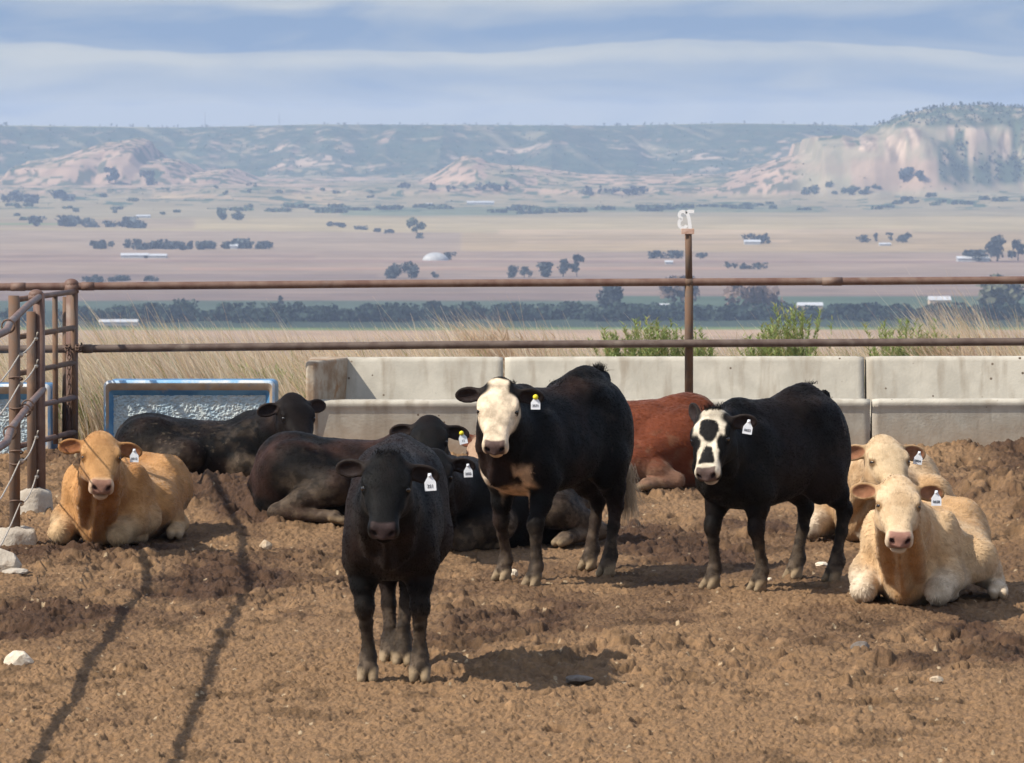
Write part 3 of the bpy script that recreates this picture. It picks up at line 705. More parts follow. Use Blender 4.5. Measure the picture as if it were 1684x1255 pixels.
def footing(px, py0, py1, wpx, D, label, seed, sc=(1, .9)):
    zt = CAM[2] - (py0 - 206) / FPX * D; r = wpx / 2 / FPX * D
    c = at(px, py0, D); root = empty('concrete_footing', (c[0], D, 0)); tag(root, label, 'footing', 'concrete footings of the left fence')
    mb = MB(); ns = 28; rings = []
    for z, k in ((-.15, 1.06), (.02, 1.05), (zt * .5, 1.0), (zt - .03, .97), (zt - .008, .92), (zt + .004, .75), (zt + .008, .3)):
        rings.append([mb.bm.verts.new((r * k * (1 + .07 * math.sin(3 * a + seed) + .04 * math.sin(7 * a + 2 * seed)) * math.cos(a), sc[1] * r * k * (1 + .06 * math.sin(4 * a + seed)) * math.sin(a), z + .012 * math.sin(2 * a + seed + 5 * k))) for a in [2 * math.pi * i / ns for i in range(ns)]])
    for a, b in zip(rings, rings[1:]):
        for k in range(ns): mb.bm.faces.new((a[k], a[(k + 1) % ns], b[(k + 1) % ns], b[k])).smooth = True
    mb.bm.faces.new(rings[-1]); mb.build('block', MAT_FOOT, root)
footing(57, 806, 850, 54, 35.55, 'tall round concrete footing under the capped double post at left', 1.0)
footing(24, 871, 897, 70, 33.0, 'low wide concrete footing under the near plain post at the left edge', 2.2)
def rock(name, label, cat, px, py, w, h, m, seed, dp=.8, sharp=.35, group=None, sub=4):
    c = gnd(px, py); s = FPX / c[1]
    bm = bmesh.new(); bmesh.ops.create_icosphere(bm, subdivisions=sub, radius=1.0)
    P = np.array([v.co[:] for v in bm.verts]); n = fbm3(P * 1.3 + seed, 3, int(seed * 7)) - .5
    q = P * (1 + sharp * 1.6 * n)[:, None]
    for k in range(9):
        rr = np.random.default_rng(int(seed * 100) + k); d = rr.normal(size=3); d /= np.linalg.norm(d); lim = .72 + .2 * rr.random()
        pr = q @ d; q = q - np.maximum(pr - lim, 0)[:, None] * d * .9
    q *= np.array([w / 2 / s, dp * w / 2 / s, h / 1.5 / s])
    for v, p in zip(bm.verts, q): v.co = p
    for f in bm.faces: f.smooth = sharp < .3
    me = bpy.data.meshes.new(name); bm.to_mesh(me); bm.free()
    o = link(name, me, m); o.location = (c[0], c[1], h * .28 / s + float(ground_h(np.array([c[0]]), np.array([c[1]]))[0])); tag(o, label, cat, group)
    return o
MAT_LIME = mat('pale_limestone', (.58, .48, .36), (.72, .63, .50), rough=.9, scale=12, bump=.5, bscale=40, c3=(.40, .30, .2), s3=9)
MAT_GST = mat('grey_stone', (.13, .105, .085), (.20, .17, .145), rough=.85, scale=20, bump=.5, bscale=60)
MAT_TST = mat('tan_stone', (.42, .31, .2), (.52, .42, .30), rough=.9, scale=20, bump=.5, bscale=60)
rock('stone', 'chalky white stone lying on the dirt near the left edge', 'stone', 30, 1100, 52, 25, MAT_LIME, 1.0)
rock('stone', 'flat grey stone lying in the shadow of the front black calf', 'stone', 952, 1122, 46, 12, MAT_GST, 2.0)
rock('stone', 'small tan stone on the bare dirt below the front cream calf', 'stone', 1540, 1122, 24, 10, MAT_TST, 3.0)
rock('stone', 'small pale stone on the churned dirt just right of the tan calf', 'stone', 437, 905, 20, 18, MAT_TST, 4.0)
rock('stone', 'flat whitish stone on the dirt between the bald faced calf and the cream calves', 'stone', 1352, 928, 24, 8, MAT_LIME, 5.0)
rock('stone', 'small whitish stone beside the front hooves of the white faced calf', 'stone', 846, 945, 14, 12, MAT_LIME, 6.0)
rock('stone', 'round dark grey stone on the dirt left of the front cream calf', 'stone', 1416, 1070, 32, 18, MAT_GST, 7.0)
rock('stone', 'tiny white stone beside the inner front hoof of the bald faced calf', 'stone', 1266, 953, 9, 6, MAT_LIME, 8.0, sub=3)
rock('concrete_chunk', 'broken grey concrete chunk at the left edge below the near footing', 'concrete chunk', 8, 940, 52, 40, MAT_FOOT, 9.0, sharp=.4)
rock('concrete_chunk', 'thin flat concrete chip lying against the broken chunk at the left edge', 'concrete chunk', 24, 943, 44, 9, MAT_FOOT, 10.0)
# ---------------------------------------------------------------- grass behind the bunks
def blades(name, base, H, lean, width, col, mat_, label, cat, kind=None, segs=4, curl=1.6, parent=None, droop=None):
    n = len(base); t = np.linspace(0, 1, segs + 1)
    ang = RNG.uniform(0, math.pi, n); wd = np.stack([np.cos(ang) * .5 + .6, np.sin(ang) * .6, np.zeros(n)], 1)
    P = base[:, None, :] + np.zeros((n, segs + 1, 3))
    P[..., 0] += lean[:, 0, None] * t ** curl; P[..., 1] += lean[:, 1, None] * t ** curl
    P[..., 2] += H[:, None] * (t - (0 if droop is None else droop[:, None] * t ** 3))
    w = (width[:, None] * (1 - .85 * t ** 1.5))[..., None] * wd[:, None, :] * .5
    V = np.stack([P - w, P + w], 2).reshape(-1, 3)
    i0 = (np.arange(n)[:, None] * (segs + 1) + np.arange(segs)[None]) * 2
    F = np.stack([i0, i0 + 1, i0 + 3, i0 + 2], -1).reshape(-1, 4)
    C = np.repeat(col, (segs + 1) * 2, 0)
    o = link(name, mesh_np(name, V, F, C), mat_, parent)
    if label: tag(o, label, cat, kind=kind)
    return o
MAT_GRASS = mat('grass_blade', None, rough=.7, attr='tint', spec=.2)
_b = MAT_GRASS.node_tree.nodes['Principled BSDF']
_tr = MAT_GRASS.node_tree.nodes.new('ShaderNodeBsdfTranslucent'); _mx = MAT_GRASS.node_tree.nodes.new('ShaderNodeMixShader'); _mx.inputs[0].default_value = .3
_at = [n for n in MAT_GRASS.node_tree.nodes if n.type == 'ATTRIBUTE'][0]
MAT_GRASS.node_tree.links.new(_at.outputs['Color'], _tr.inputs[0])
_o = [n for n in MAT_GRASS.node_tree.nodes if n.type == 'OUTPUT_MATERIAL'][0]
MAT_GRASS.node_tree.links.new(_b.outputs[0], _mx.inputs[1]); MAT_GRASS.node_tree.links.new(_tr.outputs[0], _mx.inputs[2]); MAT_GRASS.node_tree.links.new(_mx.outputs[0], _o.inputs[0])
def grass():
    n = 36000
    x = RNG.uniform(-6.2, 6.2, n); y = RNG.uniform(43.1, 52, n) ** 1.0
    left = RNG.random(n) < .14
    x = np.where(left, RNG.uniform(-6, -1.9, n), x); y = np.where(left, RNG.uniform(42.75, 44.5, n), y)
    dens = fbm2(x * .7, y * .5, 3, 401); pxl = x / y * FPX + 842
    tall = 1.1 * prof(pxl, [(-300, .85), (100, .85), (250, .95), (330, 1.0), (450, .86), (600, .80), (700, .84), (760, .95), (830, 1.0), (880, .95), (960, .84), (1200, .80), (1400, .82), (1530, .84), (1570, 1.08), (1620, 1.12), (1690, .95), (1900, .9)])
    keep = RNG.random(n) < (.35 + 1.1 * dens)
    x, y, tall, dens, pxl = [a[keep] for a in (x, y, tall, dens, pxl)]; n = len(x)
    H = tall * RNG.uniform(.55, 1.0, n) ** .8 * (.8 + .4 * dens)
    H = np.where(RNG.random(n) < .035, H * 1.25, H)
    base = np.stack([x, y, terrain(x, y) - .05], 1)
    lean = np.stack([-(.22 + .28 * RNG.random(n)) * H + RNG.normal(0, .10, n), RNG.normal(0, .12, n)], 1)
    col = np.array([.64, .48, .30]) * (1 + RNG.normal(0, .16, (n, 1))) + RNG.normal(0, .025, (n, 3))
    pale = RNG.random(n) < .42; col[pale] = np.array([.80, .67, .49]) * (1 + RNG.normal(0, .1, (pale.sum(), 1)))
    grn = RNG.random(n) < .04 + .22 * ss(760, 900, pxl) * (H < .86) + .30 * ss(.55, .7, fbm2(x * 1.1, y * .8, 2, 405)) * (H < .8)
    col[grn] = np.array([.24, .28, .09]) * (1 + RNG.normal(0, .2, (grn.sum(), 1)))
    blades('dry_grass', base, H, lean, RNG.uniform(.005, .011, n), np.clip(col, .02, .9), MAT_GRASS, 'tall wind bent straw coloured grass growing behind the bunks and troughs', 'grass', 'stuff', droop=RNG.uniform(.0, .25, n))
grass()
def seed_stalks():
    """taller branching dead stalks, one plant each"""
    spots = [(300, 530, 45.2, 1.13, 'dead branching weed stalk rising above the lower rail right of the gate'), (352, 545, 46.0, .98, 'thin dead weed stalk standing left of the blue trough corner'),
             (845, 530, 45.0, 1.2, 'bushy dead seed stalk rising above the lower rail behind the white faced calf'), (900, 530, 45.6, 1.1, 'sparse dead seed stalk just right of the bushy one behind the white faced calf'),
             (1600, 530, 44.6, 1.12, 'wide plume of dry bent grass near the right edge of the fence'), (1650, 540, 45.3, 1.0, 'smaller plume of dry grass at the right edge of the photo'), (560, 560, 45.5, .9, 'short dead weed stalk above the left end of the bunk')]
    for i, (px, py, D, h, lab) in enumerate(spots):
        c = at(px, py, D); n = 50 if i not in (4, 2) else 170
        rt = np.random.default_rng(50 + i)
        base = np.zeros((n, 3)); base[:, 0] = rt.normal(0, .05 if i not in (4, 5) else .16, n); base[:, 1] = rt.normal(0, .06, n)
        H = h * rt.uniform(.7, 1.05, n); lean = np.stack([-.28 * H * rt.uniform(.3, 1.8, n) + rt.normal(0, .05, n), rt.normal(0, .08, n)], 1)
        tips = base[:, :3] + np.stack([lean[:, 0], lean[:, 1], H * .85], 1)
        nb = n * 4; k = rt.integers(0, n, nb); t = rt.uniform(.6, .95, nb)
        b2 = base[k] + np.stack([lean[k, 0] * t ** 1.6, lean[k, 1] * t ** 1.6, H[k] * (t - .15 * t ** 3)], 1)
        base = np.concatenate([base, b2]); H2 = np.concatenate([H, rt.uniform(.05, .16, nb)])
        lean2 = np.concatenate([lean, np.stack([rt.normal(-.07, .06, nb), rt.normal(0, .04, nb)], 1)])
        w = np.concatenate([rt.uniform(.008, .013, n), rt.uniform(.007, .012, nb)])
        col = np.array([.62, .45, .30]) * (1 + rt.normal(0, .12, (len(base), 1)))
        o = blades('dead_stalks', base, H2, lean2, w, np.clip(col, .05, .9), MAT_GRASS, lab, 'dead weed', droop=np.full(len(base), .15))
        o.location = (c[0], D, -.05); o['group'] = 'dead stalks above the grass'
seed_stalks()
def weeds():
    spots = [(1085, 45.0, 1.10, .26, 'leafy green weed clump rising just left of the numbered post'), (1150, 45.0, 1.02, .17, 'narrow green weed just right of the numbered post'), (1030, 45.3, .98, .10, 'slim green weed standing left of the leafy clump near the post'),
             (1310, 44.6, 1.24, .22, 'tallest green weed clump, standing above the bald faced calf'), (1262, 44.9, 1.02, .13, 'small green weed just left of the tallest weed clump'), (1480, 44.8, 1.1, .2, 'green weed clump standing above the joint of the right bunk'),
             (1545, 44.8, 1.0, .15, 'low green weed left of the dry grass plume'), (148, 43.6, .52, .32, 'low bright green weed patch between the corner post and the blue trough'), (425, 45.6, .62, .3, 'yellowish green weed standing behind the blue trough')]
    for i, (px, D, h, r, lab) in enumerate(spots):
        c = at(px, 560, D); rt = np.random.default_rng(90 + i); n = int(6500 * (r / .2 + .3))
        root = empty('green_weed', (c[0], D, -.04)); tag(root, lab, 'weed', 'green weeds behind the bunks')
        # upright stems with many narrow leaves
        st = max(14, int(90 * r / .2)); sb = np.stack([rt.normal(0, r * .5, st), rt.normal(0, r * .4, st), np.zeros(st)], 1); sh = h * rt.uniform(.5, 1, st)
        sl = np.stack([rt.normal(-.05, .11, st), rt.normal(0, .08, st)], 1)
        blades('stem', sb, sh, sl, np.full(st, .009), np.tile([.16, .2, .07], (st, 1)) * rt.uniform(.8, 1.2, (st, 1)), MAT_GRASS, None, None, parent=root)
        k = rt.integers(0, st, n); t = rt.uniform(.25, 1, n) ** .8
        lb = sb[k] + np.stack([sl[k, 0] * t ** 1.6, sl[k, 1] * t ** 1.6, sh[k] * t], 1)
        a = rt.uniform(0, 2 * math.pi, n); ln = rt.uniform(.03, .075, n)
        g = np.array([.29, .35, .13]) * rt.uniform(.6, 1.5, (n, 1)); yl = rt.random(n) < .25; g[yl] = np.array([.38, .34, .15]) * rt.uniform(.8, 1.2, (yl.sum(), 1))
        blades('leaves', lb, ln * .65, np.stack([np.cos(a) * ln * .75, np.sin(a) * ln * .75], 1), rt.uniform(.008, .016, n), np.clip(g, .01, .9), MAT_GRASS, None, None, segs=2, parent=root)
weeds()

# ---------------------------------------------------------------- far trees and farms in the valley
MAT_LEAF = mat('far_foliage', None, rough=.9, attr='tint', spec=.1)
def crown_geo(n, w, h, rt, base=.25, col=(.05, .07, .04), lobes=6, lsz=.09):
    """leaf clump faces spread through a lobed crown; unit: metres"""
    ctr = np.stack([rt.normal(0, w * .22, lobes), rt.normal(0, w * .22, lobes), h * rt.uniform(base + .12, .88, lobes)], 1); rad = w * rt.uniform(.18, .34, lobes)
    k = rt.integers(0, lobes, n); d = rt.normal(size=(n, 3)); d /= np.linalg.norm(d, axis=1)[:, None]
    c = ctr[k] + d * (rad[k] * rt.uniform(.3, 1.05, n))[:, None]; c[:, 2] = np.clip(c[:, 2], h * base * .6, h)
    a = rt.normal(size=(n, 3)); a /= np.linalg.norm(a, axis=1)[:, None]; b = np.cross(a, rt.normal(size=(n, 3))); b /= np.linalg.norm(b, axis=1)[:, None]
    s = (max(w, h) * lsz * rt.uniform(.5, 1.2, n))[:, None]
    V = np.stack([c - a * s - b * s * .6, c + a * s * .4 - b * s, c + a * s + b * s * .7, c - a * s * .5 + b * s], 1).reshape(-1, 3)
    F = np.arange(n * 4).reshape(n, 4)
    lobe_c = rt.uniform(.7, 1.3, lobes)
    C = np.array(col) * (lobe_c[k] * rt.uniform(.7, 1.3, n))[:, None]
    return V, F, np.repeat(C, 4, 0)
def floor_D(py):     # where the valley floor is seen at a picture row
    D = np.linspace(1500, 8400, 3000); return D
def land_at(px, py):
    D = np.linspace(1500, 8600, 2600); X = (px - 842) / FPX * D; z = terrain(X, D)
    yy = 206 + (CAM[2] - z) / D * FPX; i = np.argmax(yy <= py); return X[i], D[i], z[i]
MAT_TRUNK = mat('far_trunk', (.07, .055, .04), rough=.9)
def tree(px, ybase, wpx, hpx, label, col=(.05, .065, .045), n=560, seed=0, bare=False, lobes=7, cat='tree', group=None):
    X, D, z = land_at(px, ybase); s = FPX / D; w, h = wpx / s, hpx / s; rt = np.random.default_rng(700 + seed)
    root = empty('tree', (X, D, z)); tag(root, label, cat, group)
    V, F, C = crown_geo(n, w, h, rt, .12 if not bare else .3, col, lobes, .07 if not bare else .045)
    link('crown', mesh_np('crown', V, F, np.clip(C, .008, .9), False), MAT_LEAF, root)
    mb = MB(); mb.tube([(0, 0, -1), (.02 * w, 0, h * .3), (0, 0, h * .75)], [w * .045, w * .035, w * .012], 7)
    for k in range(4):
        a = k * 1.7 + seed; mb.tube([(0, 0, h * (.25 + .08 * k)), (w * .22 * math.cos(a), w * .22 * math.sin(a), h * (.5 + .1 * k))], [w * .022, w * .008], 5)
    mb.build('trunk', MAT_TRUNK, root)
DK = (.062, .071, .070); GR = (.075, .095, .065)
for i, t in enumerate([
    (643, 458, 34, 24, 'rounded dark tree left of the pair standing just above the top rail', DK), (676, 458, 30, 30, 'taller right hand tree of the pair just above the top rail', DK), (716, 457, 11, 11, 'small lone bush right of the tree pair above the top rail', DK),
    (842, 457, 22, 20, 'leftmost small tree of the farmstead row above the top rail', DK), (862, 457, 17, 18, 'second small tree of the farmstead row above the top rail', DK), (896, 456, 32, 24, 'broad dark tree in the middle of the farmstead row above the rail', DK),
    (926, 455, 26, 28, 'dense dark tree beside the tall one at the end of the farmstead row', DK), (948, 454, 18, 35, 'tall slim dark tree closing the farmstead row on the right', DK),
    (685, 383, 24, 26, 'lone round green tree at the edge of the pale field', GR), (738, 427, 16, 12, 'small tree beside the pale domed shed in the fields', DK), (462, 505, 10, 24, 'small slim dark tree under the top rail at left', DK),
    (365, 362, 22, 20, 'round green tree on the scrubby slope at left', GR), (392, 362, 18, 15, 'smaller green tree right of the round one on the scrubby slope', GR), (190, 302, 24, 26, 'pointed dark pine below the pale butte at left', DK), (243, 305, 24, 24, 'dark pine standing right of the pointed one under the butte', DK),
    (1640, 430, 40, 42, 'tallest dark tree of the farm at the right edge', DK), (1606, 430, 34, 18, 'low dark tree left of the tallest one at the right edge', DK), (1674, 428, 26, 34, 'dark tree touching the right edge of the photo', DK),
    (1152, 426, 14, 10, 'small dark bush right of the numbered post', DK), (1080, 425, 22, 13, 'left dark tree of the short row behind the numbered post', DK), (1112, 425, 26, 12, 'right dark tree of the short row behind the numbered post', DK),
    (1486, 298, 26, 22, 'left dark pine under the cream cliffs of the right mesa', DK), (1512, 300, 20, 18, 'right dark pine under the cream cliffs of the right mesa', DK),
]):
    tree(*t[:5], col=t[5], seed=i, group='far trees in the valley')
for i, t in enumerate([(1243, 520, 78, 52, 'wide bare pinkish tree between the posts and the tallest weed'), (1120, 505, 62, 48, 'bare pale brown tree half hidden by the numbered post'), (1660, 505, 80, 50, 'bare greenish tree above the dry grass plume at right'), (1000, 505, 48, 40, 'bluish tree under the top rail left of the numbered post')]):
    tree(*t, col=[(.19, .13, .10), (.15, .11, .09), (.10, .10, .06), (.045, .055, .05)][i], n=700, seed=60 + i, lobes=12, group='far trees in the valley')

def clump(name, label, items, seed, col=DK, n=170, lsz=.085):
    """a far wood or hedge that reads as one dark mass"""
    rt = np.random.default_rng(seed); VV, FF, CC = [], [], []; o = 0
    for px, py, w, h in items:
        X, D, z = land_at(px, py); s = FPX / D
        V, F, C = crown_geo(n, w / s, h / s, rt, .05, np.array(col) * rt.uniform(.75, 1.3), 5, lsz)
        VV.append(V + np.array([X, D, z])); FF.append(F + o); CC.append(C); o += len(V)
    ob = link(name, mesh_np(name, np.concatenate(VV), np.concatenate(FF), np.clip(np.concatenate(CC), .008, .9), False), MAT_LEAF)
    tag(ob, label, 'trees', kind='stuff'); return ob
def row(x0, x1, py, w, h, n, seed, jit=2.0, slope=0.0):
    rt = np.random.default_rng(seed); xs = np.sort(rt.uniform(x0, x1, n))
    return [(x, py + slope * (x - x0) + rt.normal(0, jit), w * rt.uniform(.7, 1.3), h * rt.uniform(.6, 1.3)) for x in xs]
clump('shelterbelt', 'long dark belt of trees across the valley behind the grass', row(110, 760, 528, 40, 22, 110, 1, 1.5) + row(220, 330, 524, 34, 28, 6, 2) + row(560, 720, 524, 26, 20, 8, 12) + row(740, 1700, 525, 42, 20, 150, 3, 1.5) + row(-60, 130, 528, 26, 18, 12, 4), 1, (.028, .043, .032), 150, .075)
clump('hedgerow', 'dark hedgerow of trees along the left farm lanes', row(150, 436, 409, 28, 12, 22, 5, 1.0) + row(100, 250, 463, 24, 9, 8, 6, 1) + row(60, 250, 372, 30, 12, 14, 7, 1.5) + row(0, 120, 330, 24, 11, 12, 8, 3), 2)
clump('hedgerow', 'dark line of trees below the middle butte', row(660, 835, 313, 9, 11, 26, 9, 1.2) + row(950, 1062, 320, 12, 12, 18, 10, 1.5) + row(540, 700, 372, 12, 7, 14, 11, 1.5, .12), 3)
clump('hedgerow', 'long low dark windbreak at the right of the pale field', row(1418, 1494, 398, 15, 13, 10, 13, .6) + row(1208, 1266, 400, 14, 14, 8, 14, .6) + row(1196, 1270, 442, 12, 9, 8, 15, .6), 4)
clump('scrub', 'dark juniper scrub scattered over the benches below the right mesa', row(1320, 1440, 316, 14, 7, 18, 16, 4) + row(1440, 1684, 335, 22, 5, 14, 17, 5) + row(1100, 1330, 340, 26, 4, 12, 18, 4), 5, (.06, .08, .05))
clump('scrub', 'dark juniper scrub scattered over the benches at left', row(250, 640, 318, 10, 5, 13, 19, 7) + row(0, 420, 345, 18, 5, 15, 20, 8) + row(400, 1100, 346, 34, 4, 26, 21, 4), 6, (.075, .095, .06))
def rim_pines():
    """small pines on the skyline, on the wooded mesa and speckled over the escarpment"""
    rt = np.random.default_rng(33); VV, FF, CC = [], [], []; o = 0
    def put(X, D, z, hp, n):
        nonlocal o
        s = FPX / D; h = hp / s; V, F, C = crown_geo(n, h * rt.uniform(.5, 1.0), h, rt, .02, np.array((.05, .066, .05)) * rt.uniform(.7, 1.5), 3, .16)
        VV.append(V + np.array([X, D, z])); FF.append(F + o); CC.append(C); o += len(V)
    for px in np.concatenate([rt.uniform(-20, 1440, 110), rt.uniform(1440, 1720, 150)]):        # skyline
        D = np.linspace(6150, 9000, 420) if px > 1436 else np.linspace(7700, 9000, 260); X = (px - 842) / FPX * D; z = terrain(X, D); k = np.argmax((z - CAM[2]) / D)
        d = D[k] + rt.uniform(-40, 25); x = (px - 842) / FPX * d; put(x, d, float(terrain(np.array([x]), np.array([d]))[0]) - .5, rt.uniform(2.5, 7.5) if px > 1436 else rt.uniform(2, 6), 30)
    boxes = [(1440, 1700, 176, 208, 240, 6), (1545, 1592, 240, 300, 45, 8), (1600, 1690, 262, 305, 70, 8), (1330, 1445, 206, 222, 40, 5), (1570, 1590, 208, 262, 18, 6), (1664, 1690, 205, 300, 26, 6),
             (-10, 60, 215, 285, 60, 4), (60, 420, 212, 250, 120, 4), (250, 470, 245, 290, 70, 4), (420, 1330, 212, 290, 420, 4), (0, 1684, 296, 345, 130, 4)]
    for x0, x1, y0, y1, n, hp in boxes:
        for _ in range(n):
            px = rt.uniform(x0, x1); py = rt.uniform(y0, y1); D = np.linspace(5000, 8700, 380); X = (px - 842) / FPX * D; z = terrain(X, D); yy = 206 + (CAM[2] - z) / D * FPX
            if not (yy <= py).any(): continue
            k = np.argmax(yy <= py); put(X[k], D[k], z[k] - 1, hp * rt.uniform(.6, 1.4), 14)
    tag(link('rim_pines', mesh_np('rim_pines', np.concatenate(VV), np.concatenate(FF), np.clip(np.concatenate(CC), .01, .9), False), MAT_LEAF), 'small dark pines dotted over the bluffs, their rim and the wooded mesa', 'trees', kind='stuff')
rim_pines()

MAT_SHED = mat('far_white_metal', (.42, .42, .41), (.34, .34, .34), rough=.5, scale=.4)
MAT_SHEDR = mat('far_pale_roof', (.52, .52, .52), (.42, .42, .42), rough=.5, scale=.4)
MAT_TANH = mat('far_tan_wall', (.50, .36, .25), (.55, .42, .3), rough=.8, scale=.4)
def shed(px, py, wpx, hpx, label, m=None, dome=False, cat='shed', dpt=14.):
    X, D, z = land_at(px, py); s = FPX / D; w, h = wpx / s, hpx / s
    root = empty('farm_shed', (X, D, z)); tag(root, label, cat, 'pale farm buildings in the valley')
    mb = MB()
    if dome:
        mb.ball((0, 0, -h * .1), 1.0, 3, (w / 2, dpt / 2, h * 1.1)); mb.build('cover', MAT_SHED, root); return
    eh = h * .62
    mb.box((0, 0, eh / 2 - .5), (w, dpt, eh + 1)); mb.build('wall', m or MAT_SHED, root)
    mb = MB(); a = [(-w / 2 - .4, -dpt / 2 - .5, eh - .1), (-w / 2 - .4, dpt / 2 + .5, eh - .1), (-w / 2 - .4, 0, h)]; b = [(-p[0], p[1], p[2]) for p in a]
    A = [mb.bm.verts.new(p) for p in a]; B = [mb.bm.verts.new(p) for p in b]
    mb.bm.faces.new(A); mb.bm.faces.new(B); 
    for i in range(3): mb.bm.faces.new((A[i], A[(i + 1) % 3], B[(i + 1) % 3], B[i]))
    mb.build('roof', MAT_SHEDR, root)
shed(222, 424, 44, 8, 'long white farm shed on the mauve field at left'); shed(256, 424, 36, 7, 'white farm shed on the right end of the long pair at left')
shed(790, 336, 44, 5.5, 'longest white shed far off below the middle butte'); shed(706, 338, 10, 4, 'tiny white shed left of the longest far shed')
shed(716, 428, 44, 13, 'pale domed silage cover in the fields above the top rail', dome=True, cat='silage cover'); shed(1237, 402, 26, 8, 'small white farmhouse in front of the right hand windbreak', cat='farmhouse')
shed(118, 367, 20, 8, 'small white house among trees on the left slope', cat='farmhouse'); shed(236, 358, 22, 5, 'pale low shed on the slope under the left butte')
shed(385, 409, 12, 8, 'white house at the right end of the left hedgerow', cat='farmhouse'); shed(1600, 430, 52, 9, 'long pale shed at the foot of the right edge trees')
shed(1332, 508, 40, 11, 'white roofed shed below the top rail, right of the numbered post', m=MAT_TANH); shed(1090, 508, 34, 9, 'white shed just left of the numbered post below the top rail')
shed(1545, 502, 34, 15, 'tan walled farm building below the top rail near the right edge', m=MAT_TANH, cat='farm building'); shed(195, 534, 62, 9, 'low pale shed row at the foot of the dark tree belt at left'); shed(1455, 404, 18, 5, 'small white shed in front of the long low windbreak')
shed(1100, 434, 12, 6, 'small white box shed on the mauve field near the numbered post')
MAT_MAST = mat('mast_steel', (.2, .2, .21), rough=.6)
def mast(px, hpx, label):
    D = 8450.; X = (px - 842) / FPX * D; z = float(terrain(np.array([X]), np.array([D]))[0]); h = hpx / FPX * D
    mb = MB(); mb.tube([(0, 0, -1), (0, 0, h)], [.45, .25], 6)
    for k in range(5): mb.box((0, 0, h * (.3 + .15 * k)), (1.4, .3, .3))
    o = mb.build('radio_mast', MAT_MAST); o.location = (X, D, z); tag(o, label, 'mast', 'radio masts on the rim')
mast(338, 24, 'taller thin radio mast on the skyline at left'); mast(460, 20, 'fainter shorter radio mast on the skyline, right of the taller one')
